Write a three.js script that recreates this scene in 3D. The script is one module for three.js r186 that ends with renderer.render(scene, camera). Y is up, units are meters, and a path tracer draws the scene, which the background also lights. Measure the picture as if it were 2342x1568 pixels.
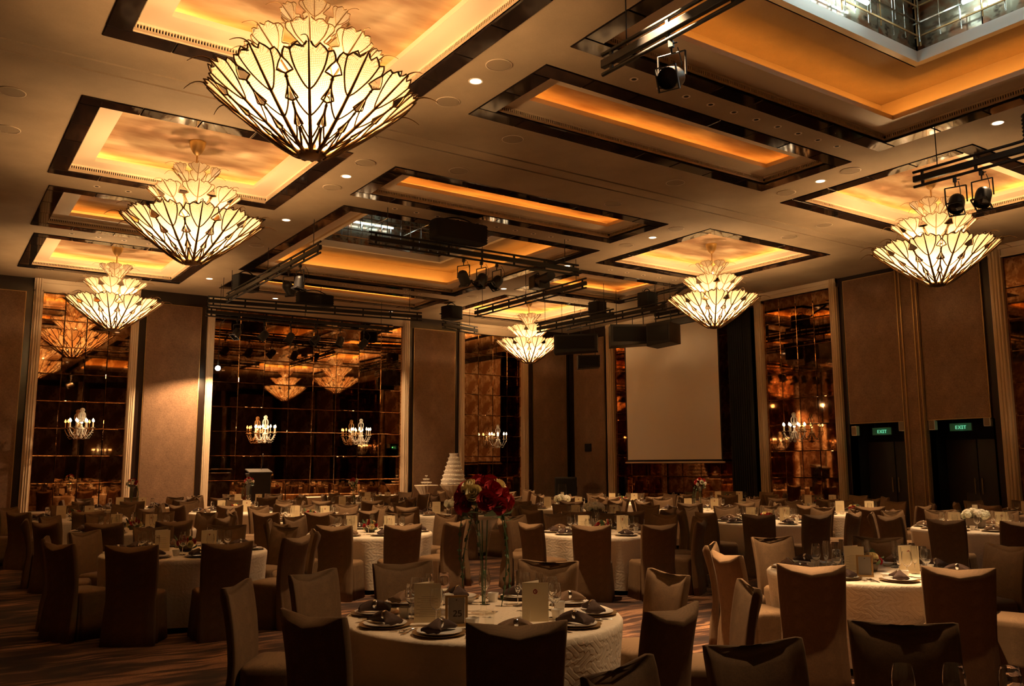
import * as THREE from 'three';
import { RoundedBoxGeometry } from 'three/addons/geometries/RoundedBoxGeometry.js';
import { mergeGeometries, mergeVertices } from 'three/addons/utils/BufferGeometryUtils.js';
import { RectAreaLightUniformsLib } from 'three/addons/lights/RectAreaLightUniformsLib.js';

// ------------------------------------------------------------------ camera, renderer, exposure
const scene = new THREE.Scene();
scene.background = new THREE.Color(0x000000);
const EYE = 1.72, F = 1973.77;
const camera = new THREE.PerspectiveCamera(2 * Math.atan(784 / F) * 180 / Math.PI, 2342 / 1568, 0.05, 200);
camera.position.set(0, EYE, 0);
camera.rotation.order = 'YXZ';
camera.rotation.set(0.139845, -0.5998256, -0.0034524);
camera.updateMatrixWorld(true); camera.updateProjectionMatrix();
const renderer = new THREE.WebGLRenderer({ antialias: true });
renderer.toneMapping = THREE.LinearToneMapping;
renderer.toneMappingExposure = 1.0;
renderer.shadowMap.enabled = true;
RectAreaLightUniformsLib.init();

// light levels, all in one place
const L = {
  chandLow: 34, chandMid: 11, chandTop: 1.5, chandCol: new THREE.Color().setRGB(1, 0.60, 0.27),
  cove: 18, coveStage: 15, sconce: 0.5, down: 190, spot: 65, skyNear: 48, skyFar: 9,
};
function addLight(l, name) { l.name = name; l.castShadow = true; scene.add(l); return l; }

// ------------------------------------------------------------------ helpers
let seed = 20240611;
const rnd = () => { seed |= 0; seed = seed + 0x6D2B79F5 | 0; let t = Math.imul(seed ^ seed >>> 15, 1 | seed); t = t + Math.imul(t ^ t >>> 7, 61 | t) ^ t; return ((t ^ t >>> 14) >>> 0) / 4294967296; };
const rr = (a, b) => a + (b - a) * rnd();
const V = (x, y, z) => new THREE.Vector3(x, y, z);
const PI = Math.PI;
const taken = new Map();
function numbered(name) { const n = taken.get(name) || 0; taken.set(name, n + 1); return n ? name + '_' + String(n).padStart(3, '0') : name; }
function mesh(name, geo, mat, parent) {
  const m = new THREE.Mesh(geo, mat); m.castShadow = m.receiveShadow = true;
  m.name = parent ? name : numbered(name); (parent || scene).add(m); return m;
}
function tag(o, label, category, group, kind) {
  o.userData.label = label; if (category) o.userData.category = category;
  if (group) o.userData.group = group; if (kind) o.userData.kind = kind; return o;
}
function thing(name, label, category, pos = [0, 0, 0], turn = 0, group, kind) {
  const o = new THREE.Group(); o.name = numbered(name); scene.add(o);
  o.position.set(...pos); o.rotation.y = turn; return tag(o, label, category, group, kind);
}
function copy(proto, name, pos, turn, label, category, group) {
  const o = proto.clone(); o.name = numbered(name); o.userData = {}; scene.add(o);
  o.position.set(...pos); o.rotation.y = turn || 0; return tag(o, label, category, group);
}
const ORD = ['leftmost', 'second', 'third', 'fourth', 'fifth', 'sixth', 'seventh', 'eighth', 'ninth', 'tenth', 'eleventh', 'twelfth', 'thirteenth', 'fourteenth', 'fifteenth', 'sixteenth', 'seventeenth', 'eighteenth', 'nineteenth', 'twentieth', 'twenty-first', 'twenty-second', 'twenty-third', 'twenty-fourth'];
const ordinal = (i) => i === 0 ? 'leftmost' : (ORD[i] || (i + 1) + 'th') + ' from left';
function screenX(x, y, z) { const v = V(x, y, z).applyMatrix4(camera.matrixWorldInverse); const d = -v.z; return d > 0.05 ? v.x / d : (v.x > 0 ? 50 + v.z : -50 - v.z); }

// geometry helpers: every one returns a non-indexed geometry with position, normal and uv
const flat = (g) => { const r = g.index ? g.toNonIndexed() : g; for (const k of Object.keys(r.attributes)) if (!['position', 'normal', 'uv'].includes(k)) r.deleteAttribute(k); if (!r.attributes.uv) r.setAttribute('uv', new THREE.BufferAttribute(new Float32Array(r.attributes.position.count * 2), 2)); r.morphAttributes = {}; return r; };
const merge = (list) => mergeGeometries(list.map(flat), false);
const box = (w, h, d, x = 0, y = 0, z = 0) => flat(new THREE.BoxGeometry(w, h, d).translate(x, y, z));
const rbox = (w, h, d, r, x = 0, y = 0, z = 0, s = 2) => flat(new RoundedBoxGeometry(w, h, d, s, r).translate(x, y, z));
const cyl = (r0, r1, h, x = 0, y = 0, z = 0, s = 12, open = false) => flat(new THREE.CylinderGeometry(r1, r0, h, s, 1, open).translate(x, y + h / 2, z));
const lathe = (pts, s = 20) => flat(new THREE.LatheGeometry(pts.map(p => new THREE.Vector2(p[0], p[1])), s));
const sph = (r, x = 0, y = 0, z = 0, a = 10, b = 8) => flat(new THREE.SphereGeometry(r, a, b).translate(x, y, z));
// span box given by its limits
const span = (x0, x1, y0, y1, z0, z1) => box(Math.abs(x1 - x0), Math.abs(y1 - y0), Math.abs(z1 - z0), (x0 + x1) / 2, (y0 + y1) / 2, (z0 + z1) / 2);
function rod(a, b, r, s = 6) { const d = b.clone().sub(a), g = new THREE.CylinderGeometry(r, r, d.length(), s, 1); g.applyQuaternion(new THREE.Quaternion().setFromUnitVectors(V(0, 1, 0), d.clone().normalize())); g.translate((a.x + b.x) / 2, (a.y + b.y) / 2, (a.z + b.z) / 2); return flat(g); }
// a tube of changing radius along points
function sweep(pts, rad, s = 5) {
  const n = pts.length, pos = [], idx = []; const up = V(0, 0, 1); let prev = null;
  for (let i = 0; i < n; i++) {
    const t = pts[Math.min(i + 1, n - 1)].clone().sub(pts[Math.max(i - 1, 0)]).normalize();
    let a = prev ? prev.clone().addScaledVector(t, -prev.dot(t)) : up.clone().cross(t);
    if (a.lengthSq() < 1e-6) a = V(1, 0, 0).cross(t); a.normalize(); prev = a;
    const b = t.clone().cross(a), r = typeof rad === 'function' ? rad(i / (n - 1)) : rad;
    for (let k = 0; k < s; k++) { const w = k / s * 2 * PI; const p = pts[i].clone().addScaledVector(a, Math.cos(w) * r).addScaledVector(b, Math.sin(w) * r); pos.push(p.x, p.y, p.z); }
    if (i) for (let k = 0; k < s; k++) { const c = (i - 1) * s + k, d = (i - 1) * s + (k + 1) % s; idx.push(c, d, c + s, d, d + s, c + s); }
  }
  for (let k = 1; k + 1 < s; k++) { idx.push(0, k + 1, k); const e = (n - 1) * s; idx.push(e, e + k, e + k + 1); }
  const g = new THREE.BufferGeometry(); g.setAttribute('position', new THREE.Float32BufferAttribute(pos, 3)); g.setIndex(idx); g.computeVertexNormals(); return flat(g);
}
// skin over rings of points (closed rings); caps as fans
function loft(rings, top = true, bottom = false) {
  const m = rings[0].length, pos = [], uv = [], idx = [];
  rings.forEach((r, i) => r.forEach((p, k) => { pos.push(p.x, p.y, p.z); uv.push(k / m * 2, p.y); }));
  for (let i = 0; i + 1 < rings.length; i++) for (let k = 0; k < m; k++) { const a = i * m + k, b = i * m + (k + 1) % m; idx.push(a, a + m, b, b, a + m, b + m); }
  const cap = (i, flip) => { const c = V(0, 0, 0); rings[i].forEach(p => c.add(p)); c.divideScalar(m); const n = pos.length / 3; pos.push(c.x, c.y, c.z); uv.push(0, c.y); for (let k = 0; k < m; k++) { const a = i * m + k, b = i * m + (k + 1) % m; flip ? idx.push(n, a, b) : idx.push(n, b, a); } };
  if (top) cap(rings.length - 1, false); if (bottom) cap(0, true);
  const g = new THREE.BufferGeometry(); g.setAttribute('position', new THREE.Float32BufferAttribute(pos, 3)); g.setAttribute('uv', new THREE.Float32BufferAttribute(uv, 2)); g.setIndex(idx); g.computeVertexNormals(); return flat(g);
}
// square-ish ring (superellipse), counter-clockwise seen from above
function sring(w, d, y, n = 24, e = 0.45, f) { const r = []; for (let k = 0; k < n; k++) { const a = -k / n * 2 * PI, c = Math.cos(a), s = Math.sin(a); let p = V(Math.sign(c) * Math.pow(Math.abs(c), e) * w, y, Math.sign(s) * Math.pow(Math.abs(s), e) * d); if (f) p = f(p, k / n) || p; r.push(p); } return r; }
// uv in metres from position, by the way each face points
function metric(g, s = 1) {
  const p = g.attributes.position, uv = new Float32Array(p.count * 2), a = V(0, 0, 0), b = V(0, 0, 0), c = V(0, 0, 0);
  for (let i = 0; i < p.count; i += 3) {
    a.fromBufferAttribute(p, i); b.fromBufferAttribute(p, i + 1); c.fromBufferAttribute(p, i + 2);
    const n = b.clone().sub(a).cross(c.clone().sub(a)); const ax = Math.abs(n.x), ay = Math.abs(n.y), az = Math.abs(n.z);
    for (let k = 0; k < 3; k++) { const x = p.getX(i + k), y = p.getY(i + k), z = p.getZ(i + k); const q = ay >= ax && ay >= az ? [x, z] : ax >= az ? [z, y] : [x, y]; uv[(i + k) * 2] = q[0] * s; uv[(i + k) * 2 + 1] = q[1] * s; }
  }
  g.setAttribute('uv', new THREE.BufferAttribute(uv, 2)); return g;
}
const place = (g, x, y, z, ry = 0, rx = 0, rz = 0) => { const m = new THREE.Matrix4().makeRotationFromEuler(new THREE.Euler(rx, ry, rz, 'YXZ')); m.setPosition(x, y, z); return g.clone().applyMatrix4(m); };

// ------------------------------------------------------------------ procedural textures
function hash2(x, y, s) { let h = Math.imul(x | 0, 374761393) + Math.imul(y | 0, 668265263) + Math.imul(s | 0, 2147483647 - 99991); h = Math.imul(h ^ h >>> 13, 1274126177); return ((h ^ h >>> 16) >>> 0) / 4294967296; }
function noise(x, y, px, py, s) { const xi = Math.floor(x), yi = Math.floor(y), fx = x - xi, fy = y - yi, u = fx * fx * (3 - 2 * fx), v = fy * fy * (3 - 2 * fy); const m = (a, b) => ((a % b) + b) % b; const h = (i, j) => hash2(m(i, px), m(j, py), s); return (h(xi, yi) * (1 - u) + h(xi + 1, yi) * u) * (1 - v) + (h(xi, yi + 1) * (1 - u) + h(xi + 1, yi + 1) * u) * v; }
function fbm(u, v, fx, fy, oct, s) { let a = 0, w = 0.5, t = 0; for (let o = 0; o < oct; o++) { a += w * noise(u * fx, v * fy, fx, fy, s + o * 7); t += w; w *= 0.5; fx *= 2; fy *= 2; } return a / t; }
function tex(n, f, srgb = true, m = n) {
  const d = new Uint8Array(n * m * 4);
  for (let j = 0; j < m; j++) for (let i = 0; i < n; i++) { const c = f(i / n, j / m); const o = (j * n + i) * 4; for (let k = 0; k < 3; k++) d[o + k] = Math.max(0, Math.min(255, Math.round((c[k] ?? c[0]) * 255))); d[o + 3] = 255; }
  const t = new THREE.DataTexture(d, n, m, THREE.RGBAFormat); t.wrapS = t.wrapT = THREE.RepeatWrapping; t.magFilter = THREE.LinearFilter; t.minFilter = THREE.LinearMipmapLinearFilter; t.generateMipmaps = true; if (srgb) t.colorSpace = THREE.SRGBColorSpace; t.needsUpdate = true; return t;
}
const rep = (t, u, v = u) => { const c = t.clone(); c.repeat.set(u, v); c.needsUpdate = true; return c; };
const clamp = (x, a = 0, b = 1) => Math.max(a, Math.min(b, x));
const mix3 = (a, b, t) => [a[0] + (b[0] - a[0]) * t, a[1] + (b[1] - a[1]) * t, a[2] + (b[2] - a[2]) * t];

const texCarpet = tex(1024, (u, v) => { // streaky woven brushwork pattern of the hotel carpet
  const w = fbm(u, v, 4, 4, 4, 3), s = fbm(u + 0.05 * w, v + 0.12 * w, 6, 56, 3, 11), p = fbm(u, v + 0.1 * w, 5, 9, 3, 29), f = noise(u * 512, v * 512, 512, 512, 5);
  let c = mix3([0.30, 0.20, 0.14], [0.66, 0.55, 0.44], clamp((s - 0.42) * 4.2));
  c = mix3(c, [0.20, 0.13, 0.10], clamp((p - 0.52) * 5)); c = mix3(c, [0.80, 0.66, 0.50], clamp((0.40 - p) * 6) * clamp((s - 0.35) * 5));
  return c.map(x => x * (0.86 + 0.28 * f));
});
const texPlaster = tex(512, (u, v) => { const a = fbm(u, v, 5, 5, 5, 41), b = noise(u * 256, v * 256, 256, 256, 8); const k = 0.86 + 0.16 * (a - 0.5) + 0.03 * b; return [k, k * 0.985, k * 0.96]; });
const texCloud = tex(512, (u, v) => { const w = fbm(u, v, 3, 3, 3, 51), a = fbm(u + 0.15 * w, v + 0.05 * w, 3, 9, 5, 53); const k = clamp(0.55 + 2.2 * (a - 0.5)); return mix3([0.66, 0.52, 0.40], [0.96, 0.88, 0.76], k); });
const texWeave = tex(256, (u, v) => { const a = noise(u * 128, v * 32, 128, 32, 61), b = noise(u * 32, v * 128, 32, 128, 62), c = fbm(u, v, 3, 3, 3, 63); const k = 0.80 + 0.14 * (a + b - 1) + 0.14 * (c - 0.5); return [k, k, k]; });
const texWeaveB = tex(256, (u, v) => { const a = noise(u * 128, v * 32, 128, 32, 61), b = noise(u * 32, v * 128, 32, 128, 62); const k = 0.5 + 0.5 * (a + b - 1); return [k, k, k]; }, false);
const texAntique = tex(512, (u, v) => { const w = fbm(u, v, 4, 4, 4, 71), a = fbm(u + 0.2 * w, v + 0.2 * w, 9, 9, 5, 73), b = fbm(u, v, 30, 30, 2, 77); const k = clamp((a - 0.30) * 3.2) * clamp((b - 0.2) * 4); return mix3([0.70, 0.60, 0.50], [1, 1, 1], clamp(k)); });
const texRust = tex(512, (u, v) => { const w = fbm(u, v, 3, 3, 4, 81), a = fbm(u + 0.3 * w, v + 0.2 * w, 5, 5, 5, 83), b = fbm(u, v, 14, 14, 3, 85); let c = mix3([0.62, 0.60, 0.52], [0.55, 0.34, 0.22], clamp((a - 0.34) * 4)); return mix3(c, [0.30, 0.26, 0.22], clamp((b - 0.56) * 4)); });
const texLeaf = tex(256, (u, v) => { const q = Math.abs(((u * 16) % 1) - 0.5), p = Math.abs(((v * 32 + u * 3) % 1) - 0.5); const l = clamp(1.25 - 7 * Math.min(q * 0.8, p)); const k = 1 - 0.42 * clamp(l) - 0.12 * noise(u * 64, v * 64, 64, 64, 9); return [k, k * 0.97, k * 0.9]; });
const texDamask = tex(512, (u, v) => { const a = Math.sin(u * 2 * PI * 6 + 2.4 * Math.sin(v * 2 * PI * 3)) * Math.sin(v * 2 * PI * 6 + 2.1 * Math.sin(u * 2 * PI * 3)); const k = 0.5 + 0.5 * clamp(a * 4, -1, 1) * (0.7 + 0.3 * noise(u * 128, v * 128, 128, 128, 4)); return [k, k, k]; }, false);
function canvasTex(w, h, draw) { const c = document.createElement('canvas'); c.width = w; c.height = h; draw(c.getContext('2d'), w, h); const t = new THREE.CanvasTexture(c); t.colorSpace = THREE.SRGBColorSpace; t.needsUpdate = true; return t; }

// ------------------------------------------------------------------ materials
const lin = (r, g, b) => new THREE.Color().setRGB(r, g, b);
const std = (o) => new THREE.MeshStandardMaterial(o), phy = (o) => new THREE.MeshPhysicalMaterial(o);
const M = {
  ceiling: std({ color: lin(0.50, 0.38, 0.255), map: rep(texPlaster, 0.35), roughness: 0.9 }),
  coffer: std({ color: lin(0.56, 0.50, 0.44), map: rep(texCloud, 0.28), roughness: 0.9 }),
  trim: std({ color: lin(0.72, 0.57, 0.40), roughness: 0.55 }),
  trimGold: std({ color: lin(0.62, 0.46, 0.28), roughness: 0.38, metalness: 0.15 }),
  blackGlass: phy({ color: lin(0.012, 0.008, 0.007), roughness: 0.06, ior: 1.55 }),
  vent: std({ color: lin(0.02, 0.014, 0.01), roughness: 0.9 }),
  slat: std({ color: lin(0.60, 0.46, 0.30), roughness: 0.5 }),
  wallDark: phy({ color: lin(0.020, 0.011, 0.008), roughness: 0.22, ior: 1.55 }),
  panel: std({ color: lin(0.35, 0.205, 0.12), map: rep(texWeave, 1.2), bumpMap: rep(texWeaveB, 1.2), bumpScale: 0.002, roughness: 0.88 }),
  mirror: std({ color: lin(0.72, 0.48, 0.28), metalness: 1, roughness: 0.02, map: rep(texAntique, 0.55) }),
  mirrorDark: std({ color: lin(0.58, 0.36, 0.20), metalness: 1, roughness: 0.03, map: rep(texAntique, 0.7) }),
  joint: std({ color: lin(0.10, 0.06, 0.03), roughness: 0.35, metalness: 0.5 }),
  carpet: std({ color: lin(0.48, 0.36, 0.30), map: rep(texCarpet, 0.33, 0.33), roughness: 1 }),
  bronze: std({ color: lin(0.23, 0.13, 0.05), metalness: 0.85, roughness: 0.42 }),
  brass: std({ color: lin(0.46, 0.29, 0.12), metalness: 0.7, roughness: 0.38 }),
  leaf: phy({ color: lin(0.96, 0.88, 0.74), map: texLeaf, transmission: 0.86, thickness: 0, roughness: 1.0, ior: 1.45, side: THREE.DoubleSide }),
  bulb: std({ color: lin(1, 0.9, 0.7), emissive: lin(1, 0.74, 0.42), emissiveIntensity: 9, roughness: 0.5 }),
  flame: std({ color: lin(1, 0.9, 0.7), emissive: lin(1, 0.70, 0.38), emissiveIntensity: 12, roughness: 0.5 }),
  crystal: phy({ color: lin(0.9, 0.86, 0.78), metalness: 0.25, roughness: 0.08, ior: 1.7 }),
  candle: std({ color: lin(0.85, 0.74, 0.55), roughness: 0.5 }),
  truss: std({ color: lin(0.012, 0.011, 0.011), roughness: 0.5, metalness: 0.2 }),
  gear: std({ color: lin(0.016, 0.015, 0.016), roughness: 0.42 }),
  gearSoft: std({ color: lin(0.010, 0.009, 0.009), roughness: 0.9 }),
  lens: phy({ color: lin(0.02, 0.02, 0.022), roughness: 0.05 }),
  chrome: std({ color: lin(0.72, 0.72, 0.70), metalness: 1, roughness: 0.16 }),
  whiteMetal: std({ color: lin(0.74, 0.72, 0.68), roughness: 0.5 }),
  rust: std({ color: lin(0.9, 0.9, 0.9), map: rep(texRust, 0.7), metalness: 0.35, roughness: 0.16 }),
  chair: std({ color: lin(0.26, 0.145, 0.062), map: rep(texWeave, 9), roughness: 0.85 }),
  cloth: phy({ color: lin(0.80, 0.69, 0.54), roughness: 0.62, sheen: 0.3, sheenRoughness: 0.5, bumpMap: rep(texDamask, 2.2), bumpScale: 0.0012 }),
  lecternTop: std({ color: lin(0.05, 0.045, 0.04), roughness: 0.6 }),
  wood: std({ color: lin(0.10, 0.055, 0.03), roughness: 0.5 }),
  china: phy({ color: lin(0.86, 0.82, 0.75), roughness: 0.16, ior: 1.5 }),
  charger: std({ color: lin(0.42, 0.28, 0.14), roughness: 0.28, metalness: 0.5 }),
  napkin: std({ color: lin(0.10, 0.05, 0.034), map: rep(texWeave, 4), roughness: 0.85, side: THREE.DoubleSide }),
  napkinLight: std({ color: lin(0.30, 0.17, 0.09), map: rep(texWeave, 4), roughness: 0.8, side: THREE.DoubleSide }),
  silver: std({ color: lin(0.80, 0.76, 0.70), metalness: 1, roughness: 0.14 }),
  glass: phy({ color: lin(0.97, 0.97, 0.95), transmission: 1, thickness: 0, roughness: 0.0, ior: 1.5, side: THREE.DoubleSide }),
  glassSolid: phy({ color: lin(0.97, 0.97, 0.95), transmission: 1, thickness: 0.01, roughness: 0.0, ior: 1.5 }),
  paper: std({ color: lin(0.80, 0.70, 0.53), roughness: 0.8 }),
  acrylic: phy({ color: lin(0.95, 0.95, 0.95), transmission: 1, thickness: 0, roughness: 0.02, ior: 1.45 }),
  roseRed: std({ color: lin(0.42, 0.012, 0.016), roughness: 0.7, side: THREE.DoubleSide }),
  roseCream: std({ color: lin(0.85, 0.72, 0.40), roughness: 0.7, side: THREE.DoubleSide }),
  roseWhite: std({ color: lin(0.82, 0.78, 0.64), roughness: 0.7, side: THREE.DoubleSide }),
  hydrangea: std({ color: lin(0.66, 0.66, 0.50), roughness: 0.8, side: THREE.DoubleSide }),
  leafGreen: std({ color: lin(0.05, 0.10, 0.035), roughness: 0.6, side: THREE.DoubleSide }),
  planter: std({ color: lin(0.16, 0.12, 0.09), roughness: 0.6 }),
  icing: std({ color: lin(0.90, 0.84, 0.76), roughness: 0.6 }),
  screen: std({ color: lin(0.90, 0.81, 0.69), roughness: 0.95 }),
  black: std({ color: lin(0.006, 0.006, 0.006), roughness: 0.8 }),
  doorWood: phy({ color: lin(0.018, 0.011, 0.008), roughness: 0.4 }),
  grey: std({ color: lin(0.22, 0.17, 0.12), roughness: 0.8 }),
  white: std({ color: lin(0.78, 0.72, 0.62), roughness: 0.6 }),
  exitBody: std({ color: lin(0.02, 0.05, 0.03), roughness: 0.5 }),
};
const coveMat = (c, e) => std({ color: lin(0.9, 0.8, 0.6), emissive: c, emissiveIntensity: e, roughness: 0.6 });

// ------------------------------------------------------------------ the room shell
const X0 = -1.5, X1 = 21.2, ZN = 6, ZF = -27, CEIL = 6.92;
tag(mesh('floor', metric(span(X0 - 0.3, X1 + 0.3, -0.2, 0, ZF - 0.3, ZN + 0.3)), M.carpet), 'patterned brown and beige hotel carpet', 'floor', null, 'structure');

// coffers: [x0, x1, zNear, zFar, kind]   kind: 'lamp' (chandelier), 'plain', 'stage' (glazed lantern)
const rodGeo = flat(new THREE.CylinderGeometry(0.011, 0.011, 1.3, 6, 1).translate(0, 0.65, 0)), barGeo = flat(new THREE.BoxGeometry(3.7, 0.02, 0.02)), louvreGeo = flat(new THREE.BoxGeometry(1.5, 0.012, 0.07));
const COF = [
  [1.46, 5.55, -6.95, -10.97, 'lamp'], [1.53, 5.68, -13.0, -16.93, 'lamp'], [1.64, 5.76, -17.7, -20.9, 'plain'], [1.78, 5.87, -21.63, -25.6, 'lamp'],
  [6.42, 13.05, -8.57, -10.54, 'plain'], [6.55, 13.2, -13.2, -15.15, 'plain'], [6.72, 13.46, -15.83, -22.8, 'stage'], [6.98, 13.62, -23.45, -25.56, 'plain'],
  [14.22, 18.56, -12.95, -16.93, 'lamp'], [14.4, 18.6, -17.75, -20.95, 'plain'], [14.6, 18.9, -21.75, -25.85, 'lamp'],
  [6.38, 12.98, -1.1, -8.02, 'stage'], [13.95, 18.3, -6.95, -10.83, 'lamp'],
];
const FR = 0.3; // width of the black glass border
const ceilG = [];
{
  const bands = [[ZF - 0.2, -12.125], [-12.075, -11.775], [-11.725, ZN + 0.2]];
  for (const [za, zb] of bands) {
    const sh = new THREE.Shape([[X0 - 0.2, za], [X1 + 0.2, za], [X1 + 0.2, zb], [X0 - 0.2, zb]].map(p => new THREE.Vector2(...p)));
    for (const [x0, x1, zn, zf] of COF) if (zf > za && zn < zb) sh.holes.push(new THREE.Path([[x0 + FR, zf + FR], [x0 + FR, zn - FR], [x1 - FR, zn - FR], [x1 - FR, zf + FR]].map(p => new THREE.Vector2(...p))));
    const g = new THREE.ExtrudeGeometry(sh, { depth: 0.06, bevelEnabled: false }); g.rotateX(PI / 2); g.translate(0, CEIL + 0.06, 0); ceilG.push(metric(flat(g)));
  }
}
const ceiling = tag(mesh('ceiling', merge(ceilG), M.ceiling), 'beige plaster ceiling with sunken coffers', 'ceiling', null, 'structure');
mesh('groove_backing', merge([span(X0, X1, CEIL + 0.06, CEIL + 0.09, -12.2, -11.65)]), M.vent, ceiling);

// one coffer: border tiles, fascia with air grille, lip, cove wall, panel, light strips
const tileCache = new Map();
function tileGeo(w, d) { const k = w.toFixed(3) + '|' + d.toFixed(3); if (!tileCache.has(k)) { const b = 0.014, t = 0.016, s = (a, y) => [V(-w / 2 + a, y, -d / 2 + a), V(-w / 2 + a, y, d / 2 - a), V(w / 2 - a, y, d / 2 - a), V(w / 2 - a, y, -d / 2 + a)]; const A = s(0, 0), B = s(b, -t), pos = []; const q = (a, b2, c, d2) => { for (const p of [a, b2, c, a, c, d2]) pos.push(p.x, p.y, p.z); }; q(B[0], B[3], B[2], B[1]); for (let i = 0; i < 4; i++) { const j = (i + 1) % 4; q(A[j], A[i], B[i], B[j]); } const g = new THREE.BufferGeometry(); g.setAttribute('position', new THREE.Float32BufferAttribute(pos, 3)); g.computeVertexNormals(); tileCache.set(k, flat(g)); } return tileCache.get(k); }
const coveWarm = lin(1, 0.60, 0.14), coveOrange = lin(1, 0.43, 0.075), coolWhite = lin(0.78, 1.0, 0.98);
const stripMatWarm = coveMat(coveWarm, 6), stripMatOrange = coveMat(coveOrange, 6);
COF.forEach(([x0, x1, zn, zf, kind], ci) => {
  const g = new THREE.Group(); g.name = 'trim_' + (ci + 1); scene.add(g); const cx = (x0 + x1) / 2, cz = (zn + zf) / 2; g.position.set(cx, CEIL, cz);
  tag(g, { lamp: 'square coffer with black glass border and glowing cove round a chandelier', plain: 'narrow coffer with black glass border and orange glowing cove', stage: 'large coffer with glowing cove round a mirrored lantern' }[kind] + ', ' + ['front left', 'second on left', 'third on left', 'far left', 'front centre', 'middle centre', 'centre above the lighting rig', 'far centre', 'second on right', 'third on right', 'far right corner', 'top right', 'front right'][ci], 'ceiling coffer', null, 'structure');
  const W = x1 - x0, D = zn - zf, a = W / 2, b = D / 2, ai = a - FR, bi = b - FR;
  // border tiles
  const row = (len, along, off) => { const n = Math.max(2, Math.round(len / 0.82)), t = len / n; for (let i = 0; i < n; i++) { const p = -len / 2 + t * (i + 0.5); const tl = mesh('glass_tile', along === 'x' ? tileGeo(t - 0.003, FR) : tileGeo(FR, t - 0.003), M.blackGlass, g); tl.position.set(along === 'x' ? p : off, 0, along === 'x' ? off : p); tl.rotation.set(rr(-0.006, 0.006), 0, rr(-0.006, 0.006)); } };
  row(W, 'x', -b + FR / 2); row(W, 'x', b - FR / 2); row(D - 2 * FR, 'z', -a + FR / 2); row(D - 2 * FR, 'z', a - FR / 2);
  const st = kind === 'stage', hF = 0.14, lip = st ? 0.42 : 0.36, hP = st ? 0.66 : 0.38, T = 0.05;
  // fascia with recessed grille
  const fg = [], gv = [], sl = [];
  for (const s of [-1, 1]) {
    fg.push(box(2 * ai + 2 * T, 0.022, T, 0, 0.011, s * (bi + T / 2)), box(2 * ai + 2 * T, 0.03, T, 0, hF - 0.015, s * (bi + T / 2)));
    fg.push(box(T, 0.022, 2 * bi, s * (ai + T / 2), 0.011, 0), box(T, 0.03, 2 * bi, s * (ai + T / 2), hF - 0.015, 0));
    gv.push(box(2 * ai, 0.09, 0.012, 0, 0.066, s * (bi + T - 0.006)), box(0.012, 0.09, 2 * bi, s * (ai + T - 0.006), 0.066, 0));
    const pit = 0.036; for (let p = -ai + pit; p < ai - 0.01; p += pit) sl.push(box(0.015, 0.088, 0.03, p, 0.066, s * (bi + 0.016)));
    for (let p = -bi + pit; p < bi - 0.01; p += pit) sl.push(box(0.03, 0.088, 0.015, s * (ai + 0.016), 0.066, p));
  }
  mesh('fascia', merge(fg), M.trim, g); mesh('grille_backing', merge(gv), M.vent, g); const gs = mesh('air_grille', merge(sl), M.slat, g); gs.userData.kind = 'stuff';
  // lip with upstand
  const lg = [];
  for (const s of [-1, 1]) {
    lg.push(span(-ai - T, ai + T, hF, hF + 0.03, s * (bi + T), s * (bi - lip)), span(s * (ai + T), s * (ai - lip), hF, hF + 0.03, -bi + lip, bi - lip));
    lg.push(span(-ai + lip - 0.03, ai - lip + 0.03, hF + 0.03, hF + 0.075, s * (bi - lip), s * (bi - lip + 0.025)), span(s * (ai - lip), s * (ai - lip + 0.025), hF + 0.03, hF + 0.075, -bi + lip, bi - lip));
    lg.push(span(-ai - T, ai + T, hF, hP + 0.02, s * (bi + T), s * (bi + T + 0.03)), span(s * (ai + T), s * (ai + T + 0.03), hF, hP + 0.02, -bi - T, bi + T));
  }
  mesh('cove_lip', metric(merge(lg)), M.trim, g);
  const col = st || kind === 'plain' ? coveOrange : coveWarm, sm = st || kind === 'plain' ? stripMatOrange : stripMatWarm;
  const side = (len, x, z, ry) => { const l = new THREE.RectAreaLight(col, L.coveStage, len, 0.05); l.rotation.order = 'YXZ'; l.rotation.set(st ? -0.3 : 0, ry, 0); l.position.set(cx + x, CEIL + hF + 0.075, cz + z); addLight(l, 'cove_light'); };
  const up = (w, h, x, z) => { const l = new THREE.RectAreaLight(col, kind === 'lamp' ? L.cove : L.coveStage, w, h); l.rotation.x = PI / 2; l.position.set(cx + x, CEIL + hF + 0.092, cz + z); addLight(l, 'cove_light'); };
  for (const s of [-1, 1]) {
    const q = kind === 'lamp' ? 0.05 : st ? 0.26 : 0.2; const sx = 2 * (ai - q), sz = 2 * (bi - q);
    mesh('light_strip', box(sx, 0.02, 0.05, 0, hF + 0.062, s * (bi - q)), sm, g); mesh('light_strip', box(0.05, 0.02, sz, s * (ai - q), hF + 0.062, 0), sm, g);
    if (kind === 'lamp') { up(sx, 0.05, 0, s * (bi - q)); up(0.05, sz, s * (ai - q), 0); } else { side(sx, 0, s * (bi - q + 0.03), s > 0 ? PI : 0); side(sz, s * (ai - q + 0.03), 0, s > 0 ? -PI / 2 : PI / 2); }
  }
  if (!st) mesh('ceiling_panel', metric(span(-ai - T, ai + T, hP, hP + 0.03, -bi - T, bi + T)), M.coffer, g);
  else lantern(g, ai + T, bi + T, hP, ci);
});
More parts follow.
